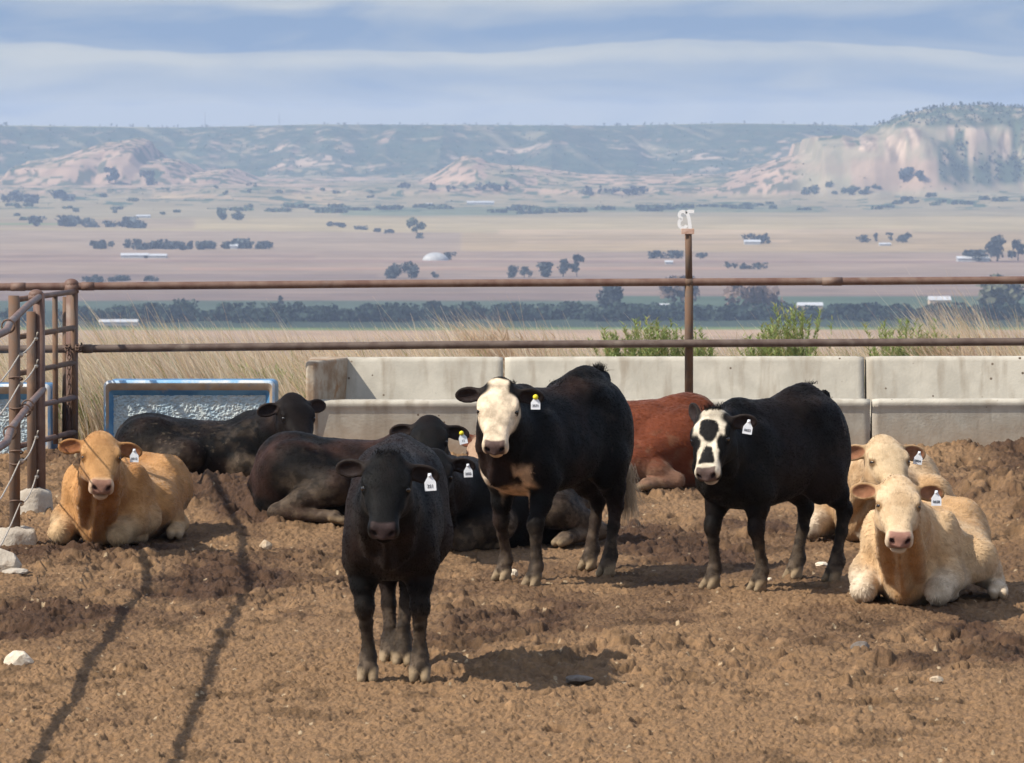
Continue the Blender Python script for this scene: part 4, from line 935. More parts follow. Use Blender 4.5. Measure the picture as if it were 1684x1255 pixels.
# ---------------------------------------------------------------- cattle, sculpted as one continuous skin from distance fields
V3 = lambda *a: np.array(a, float)
def nrm(v): return v / np.linalg.norm(v)
class Field:
    def __init__(s): s.pr = []
    def add(s, d, box, k=.03, grp='torso', sub=False): s.pr.append((d, np.array(box, float), k, grp, sub)); return s
    def rc(s, a, b, ra, rb, k=.03, grp='torso', flat=None, sub=False):
        """tapered capsule; flat = (direction, factor) squashes it along that direction"""
        a, b = V3(*a), V3(*b); ba = b - a; l2 = ba @ ba
        fl = None if flat is None else (nrm(V3(*flat[0])), flat[1])
        def d(P):
            q = P - a
            if fl is not None: q = q + (q @ fl[0])[..., None] * fl[0] * (1 / fl[1] - 1)
            bb = ba if fl is None else ba + (ba @ fl[0]) * fl[0] * (1 / fl[1] - 1)
            t = np.clip((q @ bb) / max(bb @ bb, 1e-9), 0, 1)
            t = t + (ra - rb) / math.sqrt(max(bb @ bb, 1e-9)) * 0
            r = np.linalg.norm(q - t[..., None] * bb, axis=-1) - (ra + (rb - ra) * (t * t * (3 - 2 * t) * .5 + t * .5))
            return r if fl is None else r * max(.55, min(1, fl[1]))
        m = max(ra, rb); return s.add(d, [np.minimum(a - ra, b - rb), np.maximum(a + ra, b + rb)], k, grp, sub)
    def ell(s, c, r, R=None, k=.03, grp='torso', sub=False):
        c, r = V3(*c), V3(*r); R = np.eye(3) if R is None else R      # columns = axes
        def d(P):
            q = (P - c) @ R; k0 = np.linalg.norm(q / r, axis=-1); k1 = np.linalg.norm(q / (r * r), axis=-1)
            return k0 * (k0 - 1) / np.maximum(k1, 1e-6)
        e = np.abs(R) @ r if False else np.sqrt((R ** 2) @ (r ** 2))
        return s.add(d, [c - e, c + e], k, grp, sub)
    def chain(s, pts, rad, k=.03, grp='torso', flat=None):
        for i in range(len(pts) - 1): s.rc(pts[i], pts[i + 1], rad[i], rad[i + 1], k if i == 0 else max(.012, min(k, .6 * rad[i])), grp, flat)
        return s
    def loft(s, O, R, st, k=.03, grp='torso', pw=2.2, pu=None):
        """st rows: s, top, bottom, height of widest point, half width; R columns: along, left, up"""
        st = np.array(st, float); O = V3(*O); x = st[:, 0]; n = 160; xs = np.linspace(x[0], x[-1], n); tb = []
        m = np.gradient(st[:, 1:], x, axis=0)
        i = np.clip(np.searchsorted(x, xs) - 1, 0, len(x) - 2); h = (x[i + 1] - x[i]); t = ((xs - x[i]) / h)[:, None]; h = h[:, None]
        Y = st[:, 1:]
        tb = (2 * t ** 3 - 3 * t ** 2 + 1) * Y[i] + (t ** 3 - 2 * t ** 2 + t) * h * m[i] + (-2 * t ** 3 + 3 * t ** 2) * Y[i + 1] + (t ** 3 - t ** 2) * h * m[i + 1]
        tb[:, 3] = np.maximum(tb[:, 3], .004)
        def d(P):
            q = (P - O) @ R; a = q[..., 0]; ac = np.clip(a, x[0], x[-1])
            f = (ac - x[0]) / (x[-1] - x[0]) * (n - 1); j = np.minimum(f.astype(int), n - 2); w = (f - j)[..., None]
            v = tb[j] * (1 - w) + tb[j + 1] * w
            top, bot, wz, hw = v[..., 0], v[..., 1], v[..., 2], v[..., 3]
            z = q[..., 2] - wz; hh = np.where(z > 0, np.maximum(top - wz, .004), np.maximum(wz - bot, .004))
            pp = np.where(z > 0, pw if pu is None else pu, pw); rr = ((np.abs(q[..., 1]) / hw) ** pp + (np.abs(z) / hh) ** pp) ** (1 / pp)
            e = (rr - 1) * np.minimum(hw, hh); da = np.abs(a - ac)
            return np.sqrt(np.maximum(e, 0) ** 2 + da ** 2) + np.minimum(e, 0)
        lo = V3(x[0], -tb[:, 3].max(), tb[:, 1].min()); hi = V3(x[-1], tb[:, 3].max(), tb[:, 0].max())
        cs = np.array([[a, b, c] for a in (lo[0], hi[0]) for b in (lo[1], hi[1]) for c in (lo[2], hi[2])]) @ R.T + O
        return s.add(d, [cs.min(0), cs.max(0)], k, grp)
    def value(s, P, groups=False):
        D = np.full(P.shape[:-1], 1e3); g = {}
        for d, box, k, grp, sub in s.pr:
            v = d(P)
            if sub: h = np.clip(.5 - .5 * (D + v) / k, 0, 1); D = D + (-v - D) * h + k * h * (1 - h)
            else:
                h = np.clip(.5 + .5 * (D - v) / k, 0, 1); D = D + (v - D) * h - k * h * (1 - h)
                if groups: g[grp] = np.minimum(g.get(grp, 1e3), v)
        return (D, g) if groups else D
    def mesh(s, h=.009, disp=None):
        lo = np.min([p[1][0] for p in s.pr if not p[4]], 0) - .06; hi = np.max([p[1][1] for p in s.pr if not p[4]], 0) + .06
        B = 8; nb = np.ceil((hi - lo) / (B * h)).astype(int) + 1; n = nb * B
        bc = np.stack(np.meshgrid(*[(np.arange(nb[i]) + .5) * B * h - .5 * h + lo[i] for i in range(3)], indexing='ij'), -1).reshape(-1, 3)
        R = B * h * .87
        def near(box, m): return np.all((bc > box[0] - m) & (bc < box[1] + m), axis=1)
        D = s.value(bc); act = np.abs(D) < R * 2.6
        ids = np.nonzero(act)[0]
        off = np.stack(np.meshgrid(*[np.arange(B)] * 3, indexing='ij'), -1).reshape(-1, 3)
        bi = np.stack(np.unravel_index(ids, nb), -1) * B
        P = (bi[:, None, :] + off[None]) * h + lo
        val = np.full(P.shape[:2], 1e3)
        for d, box, k, grp, sub in s.pr:
            m = near(box, R + k + .05)[ids] if True else None
            if not m.any(): continue
            v = d(P[m]); D0 = val[m]
            if sub: hh = np.clip(.5 - .5 * (D0 + v) / k, 0, 1); val[m] = D0 + (-v - D0) * hh + k * hh * (1 - hh)
            else: hh = np.clip(.5 + .5 * (D0 - v) / k, 0, 1); val[m] = D0 + (v - D0) * hh - k * hh * (1 - hh)
        if disp is not None: val = val + disp(P)
        vol = np.repeat(np.repeat(np.repeat(np.where(D < 0, -1., 1.).reshape(nb), B, 0), B, 1), B, 2)
        gi = bi[:, None, :] + off[None]
        vol[gi[..., 0], gi[..., 1], gi[..., 2]] = val
        vol[0] = vol[-1] = 1; vol[:, 0] = vol[:, -1] = 1; vol[:, :, 0] = vol[:, :, -1] = 1
        S = vol < 0
        cnt = np.zeros(tuple(n - 1), np.int8)
        for a in (0, 1):
            for b in (0, 1):
                for c in (0, 1): cnt += S[a:n[0] - 1 + a, b:n[1] - 1 + b, c:n[2] - 1 + c]
        cell = (cnt > 0) & (cnt < 8); ci = np.argwhere(cell); idx = np.full(cell.shape, -1, np.int32); idx[cell] = np.arange(len(ci))
        acc = np.zeros((len(ci), 3)); w = np.zeros(len(ci))
        co = [(a, b, c) for a in (0, 1) for b in (0, 1) for c in (0, 1)]
        val8 = {c: vol[ci[:, 0] + c[0], ci[:, 1] + c[1], ci[:, 2] + c[2]] for c in co}
        for c in co:
            for ax in range(3):
                if c[ax] == 0:
                    e = list(c); e[ax] = 1; e = tuple(e); a, b = val8[c], val8[e]; x = (a < 0) != (b < 0)
                    t = np.where(x, a / np.where(x, a - b, 1), 0); p = np.tile(np.array(c, float), (len(ci), 1)); p[:, ax] = t
                    acc[x] += p[x]; w[x] += 1
        V = (ci + acc / np.maximum(w, 1)[:, None]) * h + lo
        F = []
        for ax in range(3):
            o1, o2 = (ax + 1) % 3, (ax + 2) % 3
            sl0 = [slice(None)] * 3; sl1 = [slice(None)] * 3; sl0[ax] = slice(0, -1); sl1[ax] = slice(1, None)
            A, Bm = S[tuple(sl0)], S[tuple(sl1)]
            for flip in (False, True):
                e = np.argwhere((A & ~Bm) if not flip else (~A & Bm))
                e = e[(e[:, o1] > 0) & (e[:, o2] > 0)]
                q = []
                for u, v in ((0, 0), (1, 0), (1, 1), (0, 1)):
                    p = e.copy(); p[:, o1] -= 1 - u; p[:, o2] -= 1 - v; p = np.minimum(p, np.array(cell.shape) - 1); q.append(idx[p[:, 0], p[:, 1], p[:, 2]])
                q = np.stack(q if not flip else q[::-1], 1); F.append(q[(q >= 0).all(1)])
        F = np.concatenate(F)
        # one smoothing pass along edges
        for _ in range(1):
            s_ = np.zeros_like(V); c_ = np.zeros(len(V))
            for a, b in ((0, 1), (1, 2), (2, 3), (3, 0)):
                np.add.at(s_, F[:, a], V[F[:, b]]); np.add.at(c_, F[:, a], 1); np.add.at(s_, F[:, b], V[F[:, a]]); np.add.at(c_, F[:, b], 1)
            V = V * .5 + .5 * s_ / np.maximum(c_, 1)[:, None]
        return V, F

def frame(yaw, pitch, roll=0.):
    y, p = math.radians(yaw), math.radians(pitch)
    t = V3(math.cos(p) * math.cos(y), math.cos(p) * math.sin(y), -math.sin(p)); l = V3(-math.sin(y), math.cos(y), 0); u = np.cross(t, l)
    r = math.radians(roll); l2 = l * math.cos(r) + u * math.sin(r); u2 = -l * math.sin(r) + u * math.cos(r)
    return np.stack([t, l2, u2], 1)

def head_field(f, O, R, sc=1.0, ears=((30, 6, 0), (30, 6, 0)), jaw=0.0, wide=1.0):
    """ears: for left and right (lift degrees, sweep back degrees, twist degrees)"""
    W = lambda s_, l, u: O + R @ (V3(s_, l, u) * sc)
    sk = [(-.085, -.10, -.14, -.12, .03), (-.06, -.055, -.175, -.11, .078), (-.02, -.020, -.20, -.09, .104), (.04, .006, -.22, -.075, .120), (.10, .018, -.232, -.062, .128), (.16, .012, -.232, -.058, .124),
          (.215, -.004, -.215, -.064, .105), (.27, -.016, -.195, -.070, .088), (.325, -.022, -.172, -.074, .079), (.375, -.022, -.152, -.075, .079), (.41, -.026, -.138, -.074, .077), (.435, -.040, -.120, -.076, .064), (.450, -.058, -.104, -.08, .036)]
    sk = [(a * sc, b * sc, c * sc, d * sc, e * sc * wide) for a, b, c, d, e in sk]
    f.loft(O, R, sk, .05, 'head', 2.5)
    def E(s_, l, u, r, k=.02, sub=False, grp='head'): f.ell(W(s_, l, u), V3(*r) * sc, R, k * sc, grp, sub)
    E(-.015, 0, -.030, (.06, .075, .030), .04)                       # poll
    for q in (-1, 1):
        E(.128, q * .110 * wide, -.022, (.045, .020, .018), .02)      # brow
        E(.215, q * .083 * wide, -.085, (.07, .022, .03), .03)         # cheek bone
        E(.155, q * .075, -.165, (.08, .04, .06), .04)                 # jowl
        E(.165, q * .114 * wide, -.050, (.034, .016, .026), .014)      # eyelids
        E(.405, q * .046, -.066, (.034, .030, .036), .02)              # nostril wing
        E(.392, q * .052, -.114, (.042, .030, .032), .02)              # upper lip
    # lower jaw and chin
    f.rc(W(.19, 0, -.19), W(.37, 0, -.165 - .3 * jaw), .055 * sc, .042 * sc, .03 * sc, 'head', (R[:, 2], .75))
    E(.385, 0, -.168 - .5 * jaw, (.042, .050, .028), .012)
    # mouth line, nostrils, eye pits
    E(.445, 0, -.143 - .12 * jaw, (.09, .074, .0085 + .3 * jaw), .008, True)
    for q in (-1, 1):
        Rn = R @ np.array([[.8, 0, .6], [0, 1, 0], [-.6, 0, .8]])
        f.ell(W(.440, q * .045, -.060), V3(.022, .019, .010) * sc, R @ np.array([[1, 0, 0], [0, .80, q * -.6], [0, q * .6, .80]]), .008 * sc, 'head', True)
    # ears
    info = []
    for q, (lift, back, twist) in zip((1, -1), ears):
        b0 = W(.022, q * .086 * wide, -.060)
        le, ba, tw = math.radians(lift), math.radians(back), math.radians(twist)
        e = nrm(R[:, 1] * q * math.cos(le) * math.cos(ba) + R[:, 2] * math.sin(le) * 0 + (-R[:, 0]) * math.sin(le) - R[:, 2] * math.sin(ba))
        nf = R[:, 2] * .62 + R[:, 0] * .70; nf = nrm(nf - e * (nf @ e)); w_ = np.cross(nf, e)
        nf = nf * math.cos(tw) + w_ * math.sin(tw); w_ = np.cross(nf, e)
        Re = np.stack([e, w_, nf], 1)
        f.rc(b0, b0 + e * .06 * sc, .036 * sc, .030 * sc, .03 * sc, 'ear')
        c = b0 + e * .112 * sc
        f.ell(c, V3(.088, .054, .026) * sc, Re, .02 * sc, 'ear')
        f.ell(c + e * .004 * sc + nf * .022 * sc, V3(.074, .041, .026) * sc, Re, .008 * sc, 'ear', True)
        info.append((c, Re))
    return info

def smin_list(): pass
COAT_MATS = {}
def coat_mat(kind):
    if kind in COAT_MATS: return COAT_MATS[kind]
    dark = kind == 'dark'
    m = mat('short_' + kind + '_hair', (.70, .68, .66) if dark else (.84, .81, .77), (1.30, 1.28, 1.26) if dark else (1.10, 1.10, 1.10), rough=.62 if dark else .85, scale=10, detail=8, bump=.35, bscale=95, spec=.09 if dark else .12, attr='tint', bdist=.008)
    b = m.node_tree.nodes['Principled BSDF']
    try:
        b.inputs['Sheen Weight'].default_value = .02 if dark else .2; b.inputs['Sheen Roughness'].default_value = .45
        b.inputs['Sheen Tint'].default_value = (.9, .8, .7, 1)
    except Exception: pass
    COAT_MATS[kind] = m; return m
MAT_EYE = mat('dark_wet_eye', (.010, .007, .006), rough=.08, spec=.6)
MAT_TAG = mat('white_plastic_tag', (.80, .82, .84), (.70, .72, .75), rough=.4, scale=30)
MAT_INK = mat('black_tag_ink', (.02, .02, .025), rough=.6)
MAT_YEL = mat('yellow_tag_button', (.75, .62, .03), rough=.4)
MAT_HAIR_D = mat('dark_tuft_hair', (.012, .010, .009), rough=.6)

def text_mesh(txt, size):
    cu = bpy.data.curves.new('tag_number', 'FONT'); cu.body = txt; cu.size = size; cu.align_x = 'CENTER'; cu.align_y = 'CENTER'; cu.extrude = .0008; cu.space_character = .92
    o = bpy.data.objects.new('tmp', cu); COL.objects.link(o)
    dg = bpy.context.evaluated_depsgraph_get(); me = bpy.data.meshes.new_from_object(o.evaluated_get(dg)); bpy.data.objects.remove(o); bpy.data.curves.remove(cu)
    me.name = 'tag_number'; return me

nrmr = lambda v: v / np.maximum(np.linalg.norm(v, axis=-1, keepdims=True), 1e-9)
COAT_HAIR = mat('coat_hair', None, rough=.75, attr='tint', spec=.03)
class Calf:
    def __init__(s, name, label, loc, yaw, sc=1.0, group=None):
        gz = float(ground_h(np.array([loc[0]]), np.array([loc[1]]))[0]) + .004; loc = (loc[0], loc[1], gz)
        s.loc = V3(*loc); s.yaw = yaw; s.sc = sc; s.f = Field(); y = math.radians(yaw)
        s.Rw = np.array([[math.cos(y), -math.sin(y), 0], [math.sin(y), math.cos(y), 0], [0, 0, 1]])
        s.root = empty(name, loc, y); tag(s.root, label, 'calf', group)
    def loc_of(s, w): return s.Rw.T @ (np.asarray(w, float) - s.loc)        # world point -> calf frame
    def px(s, px, py, D): return s.loc_of(at(px, py, D))
    def head(s, px, py, D, face, pitch, roll=0., sc=1.0, ears=((8, 10, 0), (8, 10, 0)), jaw=0., wide=1.0):
        s.O = s.px(px, py, D); s.HR = s.Rw.T @ frame(face, pitch, roll); s.hs = sc; s.wide = wide
        return lambda: setattr(s, 'ears', head_field(s.f, s.O, s.HR, sc, ears, jaw, wide))
    def H(s, a, l, u): return s.O + s.HR @ (V3(a, l, u) * s.hs)
    def finish(s, coat, kind, h=.009, tagtxt=None, tag_ear=0, button=False, amp=.006, tagoff=(0, 0), eyes=True, tag_s=1.0, inner=(.018, .012, .011)):
        disp = lambda P: amp * 2 * (fbm3(P * 9, 2, 5) - .5) * .6 + amp * .5 * (vn3(P * 34, 8) - .5)
        hc = s.H(.2, 0, -.08)
        V, F = s.f.mesh(h, lambda P: disp(P) * (.25 + .75 * ss(.28, .42, np.linalg.norm(P - hc, axis=-1))))
        _, g = s.f.value(V, True)
        HQ = (V - s.O) @ s.HR / s.hs
        col = coat(V, HQ, g)
        for c_, Re_ in s.ears:
            q = (V - c_) @ Re_ / s.hs; inn = ss(1.05, .8, (q[:, 0] / .074) ** 2 + (q[:, 1] / .043) ** 2) * ss(-.012, -.002, q[:, 2]) * ss(.03, .0, g['ear'])
            if inner is not None: col = mixc(col, V3(*inner)[None] * (.7 + .6 * fbm3(V * V3(60, 60, 60), 2, 77))[:, None], inn)
        o = link('body', mesh_np('body', V, F, np.clip(col, .004, .95)), coat_mat(kind), s.root)
        s.fur(V, F, np.clip(col, .004, .95), g, HQ, 34000 if kind == 'pale' else 20000)
        if eyes:
            for q in (-1, 1):
                mb = MB(); c = s.H(.172, q * .110 * s.wide, -.038); mb.ball(c, .0205 * s.hs, 3); mb.build('eye', MAT_EYE, s.root)
        if tagtxt is not None:
            c, Re = s.ears[tag_ear]
            p = c + Re[:, 0] * .03 * s.hs + Re[:, 2] * .020 * s.hs
            fw = s.Rw.T @ nrm(V3(-.05, -1, .02)); 
            up = V3(0, 0, 1); rt = nrm(np.cross(up, fw)); rt = nrm(rt + .12 * tagoff[1] * up); up = np.cross(fw, rt); tag_s = tag_s * .8
            w, hh = .036 * tag_s, .088 * tag_s
            t = empty('ear_tag'); t.parent = s.root
            def T(x, z, y=0.): return p + rt * x + up * z + fw * (y + .012)
            mb = MB(); mb.poly([T(-w, -hh), T(w, -hh), T(w, -.035 * tag_s), T(.011, .0), T(.008, .018), T(-.008, .018), T(-.011, .0), T(-w, -.035 * tag_s)], .003, fw)
            mb.build('tag_plate', MAT_TAG, t)
            me = text_mesh(tagtxt, (.030 if len(tagtxt) < 4 else .027) * tag_s); M = Matrix.Identity(4)
            for i, v in enumerate((rt, up, fw)):
                for k in range(3): M[k][i] = v[k]
            q = T(0, -.060 * tag_s, .0042)
            for k in range(3): M[k][3] = q[k]
            me.transform(M); link('tag_number', me, MAT_INK, t)
            if button:
                mb = MB(); mb.ball(T(0, .006, .004), .017, 2, (1, 1, 1)); mb.build('tag_button', MAT_YEL, t)
            else:
                mb = MB(); mb.ball(T(0, .006, .004), .009, 2); mb.build('tag_button', MAT_TAG, t)
        return o
    def fur(s, V, F, col, g, HQ, n=20000):
        """short hair lying along the body, one soft coat"""
        a, b, c = V[F[:, 0]], V[F[:, 1]], V[F[:, 2]]; nn = np.cross(b - a, V[F[:, 3]] - a); ar = np.linalg.norm(nn, axis=1); nn /= np.maximum(ar, 1e-9)[:, None]
        rt = np.random.default_rng(int(abs(s.loc[0]) * 1000)); k = rt.choice(len(F), n, p=ar / ar.sum()); p = (V[F[k]] * rt.dirichlet((1, 1, 1, 1), n)[..., None]).sum(1); N_ = nn[k]; cc = col[F[k, 0]]
        pale = col.mean() > .05; hd = ss(.05, 0, g['head'])[F[k, 0]]
        d = V3(-1, 0, -.75) * (1 - hd)[:, None] + (s.HR[:, 0] * .9)[None] * hd[:, None] + rt.normal(0, .28, (n, 3))
        d = d - N_ * (d * N_).sum(1)[:, None]; d /= np.maximum(np.linalg.norm(d, axis=1), 1e-6)[:, None]; d = nrmr(d + N_ * rt.uniform(.04, .22 if col.mean() > .05 else .14, n)[:, None])
        bad = np.minimum.reduce([g['hoof'][F[k, 0]] - .0, g['ear'][F[k, 0]] + .0]) < .004; nose = (HQ[F[k, 0], 0] > .36) & (g['head'][F[k, 0]] < .02)
        ok = ~(bad | nose); p, N_, cc, d, hd = p[ok], N_[ok], cc[ok], d[ok], hd[ok]; n = len(p)
        ln = (rt.uniform(.016, .042 if pale else .030, n) * (1 - .45 * hd))[:, None]; w = np.cross(d, N_); w = nrmr(w) * rt.uniform(.0016, .0030, n)[:, None]
        m = p + d * ln * .55; e = p + d * ln - N_ * ln * .12
        P = np.stack([p - N_ * .002 - w, p - N_ * .002 + w, m + w * .8, m - w * .8, e + w * .15, e - w * .15], 1).reshape(-1, 3)
        i = np.arange(n)[:, None] * 6; FF = np.concatenate([i + np.array([[0, 1, 2, 3]]), i + np.array([[3, 2, 4, 5]])])
        lock = .84 + .32 * fbm3(p * V3(9, 26, 26), 3, 91)[:, None] if pale else 1.0
        C = np.repeat(np.clip(cc * lock * rt.uniform(.85 if pale else .88, 1.17 if pale else 1.14, (n, 1)), .003, .95), 6, 0)
        link('hair', mesh_np('hair', P, FF, C), COAT_HAIR, s.root)
    def tuft(s, pts, n, ln, seed, col=(.006, .005, .0045), spread=.05, up=(0, 0, 1), name='hair_tuft', lean=(0, 0, 0)):
        rt = np.random.default_rng(seed); k = rt.integers(0, len(pts), n); b = np.array(pts)[k] + rt.normal(0, spread, (n, 3)) * V3(1, 1, .25)
        d = V3(*up) + V3(*lean) + rt.normal(0, .35, (n, 3)); d /= np.linalg.norm(d, axis=1)[:, None]; L_ = ln * rt.uniform(.4, 1.1, n)[:, None]
        w = np.cross(d, rt.normal(size=(n, 3))); w /= np.linalg.norm(w, axis=1)[:, None]; w *= .0018
        m = b + d * L_ * .55 + rt.normal(0, .2, (n, 3)) * L_ * .25; e = b + d * L_ + V3(0, 0, -.25) * L_ + rt.normal(0, .2, (n, 3)) * L_ * .4
        V = np.stack([b - w, b + w, m + w * .7, m - w * .7, e + w * .2, e - w * .2], 1).reshape(-1, 3); i = np.arange(n)[:, None] * 6
        F = np.concatenate([i + np.array([[0, 1, 2, 3]]), i + np.array([[3, 2, 4, 5]])]); C = np.repeat(V3(*col) * rt.uniform(.7, 1.4, (n, 1)), 6, 0)
        link(name, mesh_np(name, V, F, C), MAT_GRASS, s.root)

def standing(c, feet, dz=0.0, ln=1.0, girth=1.0, hip_up=0.0, neck=None, tail=None, deep=0.0):
    """feet: FL, FR, HL, HR world points; the trunk follows"""
    f = c.f; FL, FR, HL, HR = [c.loc_of(p) for p in feet]; T = 1.0
    st = [(-.76, 1.08, .86, .97, .05), (-.735, 1.14, .70, .95, .14), (-.66, 1.195, .60, .93, .215), (-.52, 1.215 + hip_up, .60, .86, .252), (-.34, 1.205 + hip_up, .575 - deep, .82, .258), (-.10, 1.185, .535 - deep, .76, .276),
          (.15, 1.175, .505 - deep, .75, .270), (.36, 1.18, .505 - deep, .76, .240), (.52, 1.15, .53, .78, .198), (.64, 1.08, .58, .79, .148), (.72, .98, .63, .79, .11), (.755, .88, .70, .79, .05)]
    f.loft((0, 0, dz), np.eye(3), [(a * ln, b, d, e, w * girth) for a, b, d, e, w in st], .05, 'torso', 2.25, 1.72)
    for q, P in ((1, FL), (-1, FR)):
        y = P[1]; yt = q * .165 * girth
        f.ell((.37 * ln, q * .175 * girth, .80 + dz), (.14, .070, .24), None, .06, 'torso')        # shoulder blade
        f.ell((.47 * ln, q * .155 * girth, .70 + dz), (.13, .09, .13), None, .06, 'torso')
        el = V3(.37 * ln, yt, .60 + dz); kn = V3(lerp(el[0], P[0], .62) + .02, lerp(yt, y, .55), .375); fe = V3(P[0] - .035, y, .115)
        cn = V3(lerp(kn[0], fe[0], .35), lerp(kn[1], fe[1], .4), .29)
        f.chain([el, V3(lerp(el[0], kn[0], .45), lerp(el[1], kn[1], .45), .50), kn], [.092, .061, .045], .06, 'leg')
        f.ell(kn + V3(.012, 0, 0), (.041, .044, .060), None, .03, 'leg')
        f.chain([kn, cn, V3(fe[0], fe[1], .17), fe], [.041, .034, .032, .041], .03, 'leg')
        f.rc(fe, V3(P[0], y, .055), .042, .045, .025, 'leg')
        hoof(f, V3(P[0] + .02, y, 0), q)
    for q, P in ((1, HL), (-1, HR)):
        y = P[1]; yt = q * .16 * girth
        f.ell((-.53 * ln, q * .155 * girth, .83 + dz), (.22, .115, .30), None, .07, 'torso')        # thigh
        f.ell((-.40 * ln, q * .185 * girth, .68 + dz), (.13, .075, .17), None, .06, 'torso')        # stifle
        f.ell((-.33 * ln, q * .150 * girth, 1.045 + dz + hip_up), (.09, .05, .05), None, .10, 'torso')        # hook bone
        f.ell((-.66 * ln, q * .085 * girth, 1.06 + dz + hip_up * .6), (.05, .04, .04), None, .08, 'torso')        # pin bone
        hk = V3(P[0] - .115, lerp(yt, y, .8), .44); fe = V3(P[0] - .045, y, .12)
        f.chain([V3(-.47 * ln, yt, .68 + dz), V3(lerp(-.50 * ln, hk[0], .6), lerp(yt, hk[1], .6), .54), hk], [.13, .070, .045], .08, 'leg')
        f.ell(hk + V3(-.015, 0, .0), (.054, .042, .066), None, .03, 'leg')
        f.chain([hk, V3(lerp(hk[0], fe[0], .4), lerp(hk[1], fe[1], .4), .30), V3(fe[0], fe[1], .18), fe], [.043, .036, .034, .042], .03, 'leg')
        f.rc(fe, V3(P[0], y, .055), .048, .05, .025, 'leg')
        hoof(f, V3(P[0] + .02, y, 0), q)
    neck_to(c, V3(.40 * ln, 0, 1.09 + dz), V3(.58 * ln, 0, .86 + dz), V3(.70 * ln, 0, .66 + dz), **(neck or {}))
    if tail is not False:
        tp = tail or [V3(-.72 * ln, 0, 1.16 + dz), V3(-.80 * ln, 0, 1.02 + dz), V3(-.81 * ln, 0, .75 + dz), V3(-.80 * ln, .0, .42)]
        f.chain(tp, [.035, .028, .020, .026], .025, 'tail')
    return f
def hoof(f, P, q):
    for e in (-1, 1):
        a = P + V3(-.028, e * .027, .055); b = P + V3(.034, e * .031, .006)
        f.rc(a, b, .033, .023, .007, 'hoof', (V3(0, 1, 0), .92)); f.ell(P + V3(-.010, e * .029, .008), (.054, .026, .030), None, .006, 'hoof')
def neck_to(c, withers, mid, brisket, crest=.085, thick=.195, throat=.06, dew=.055, nk=.09):
    f = c.f; H = c.H
    jaw = H(.11, 0, -.13); back = H(-.035, 0, -.085)
    m1 = lerp(mid, jaw, .5) 
    f.chain([mid, m1 + V3(0, 0, -.01), H(.06, 0, -.115)], [thick, thick * .80, .110 * c.hs], nk, 'neck', (V3(0, 1, 0) if abs(c.HR[1, 1]) > .5 else c.HR[:, 1], .88))
    f.chain([withers, lerp(withers, back, .5) + V3(0, 0, -.01), back], [crest, crest * .85, .070 * c.hs], nk, 'neck')
    th = H(.17, 0, -.20)
    f.chain([th, lerp(th, brisket, .5) + V3(-.03, 0, -.01), brisket], [throat * .8, dew, dew * 1.35], .06, 'neck', (V3(0, 1, 0), .75))
    bl = brisket + V3(.03, 0, -.02)
    f.chain([H(.20, 0, -.215), lerp(th, bl, .45) + V3(.012, 0, -.02), bl], [.030, .034, .050], .022, 'neck', (V3(0, 1, 0), .55))
    for q in (-1, 1):
        jw = H(.13, q * .085, -.19); f.chain([jw, lerp(jw, brisket, .5) + V3(0, q * .055, 0), brisket + V3(-.02, q * .075, .04)], [.045, .050, .055], .028, 'neck')

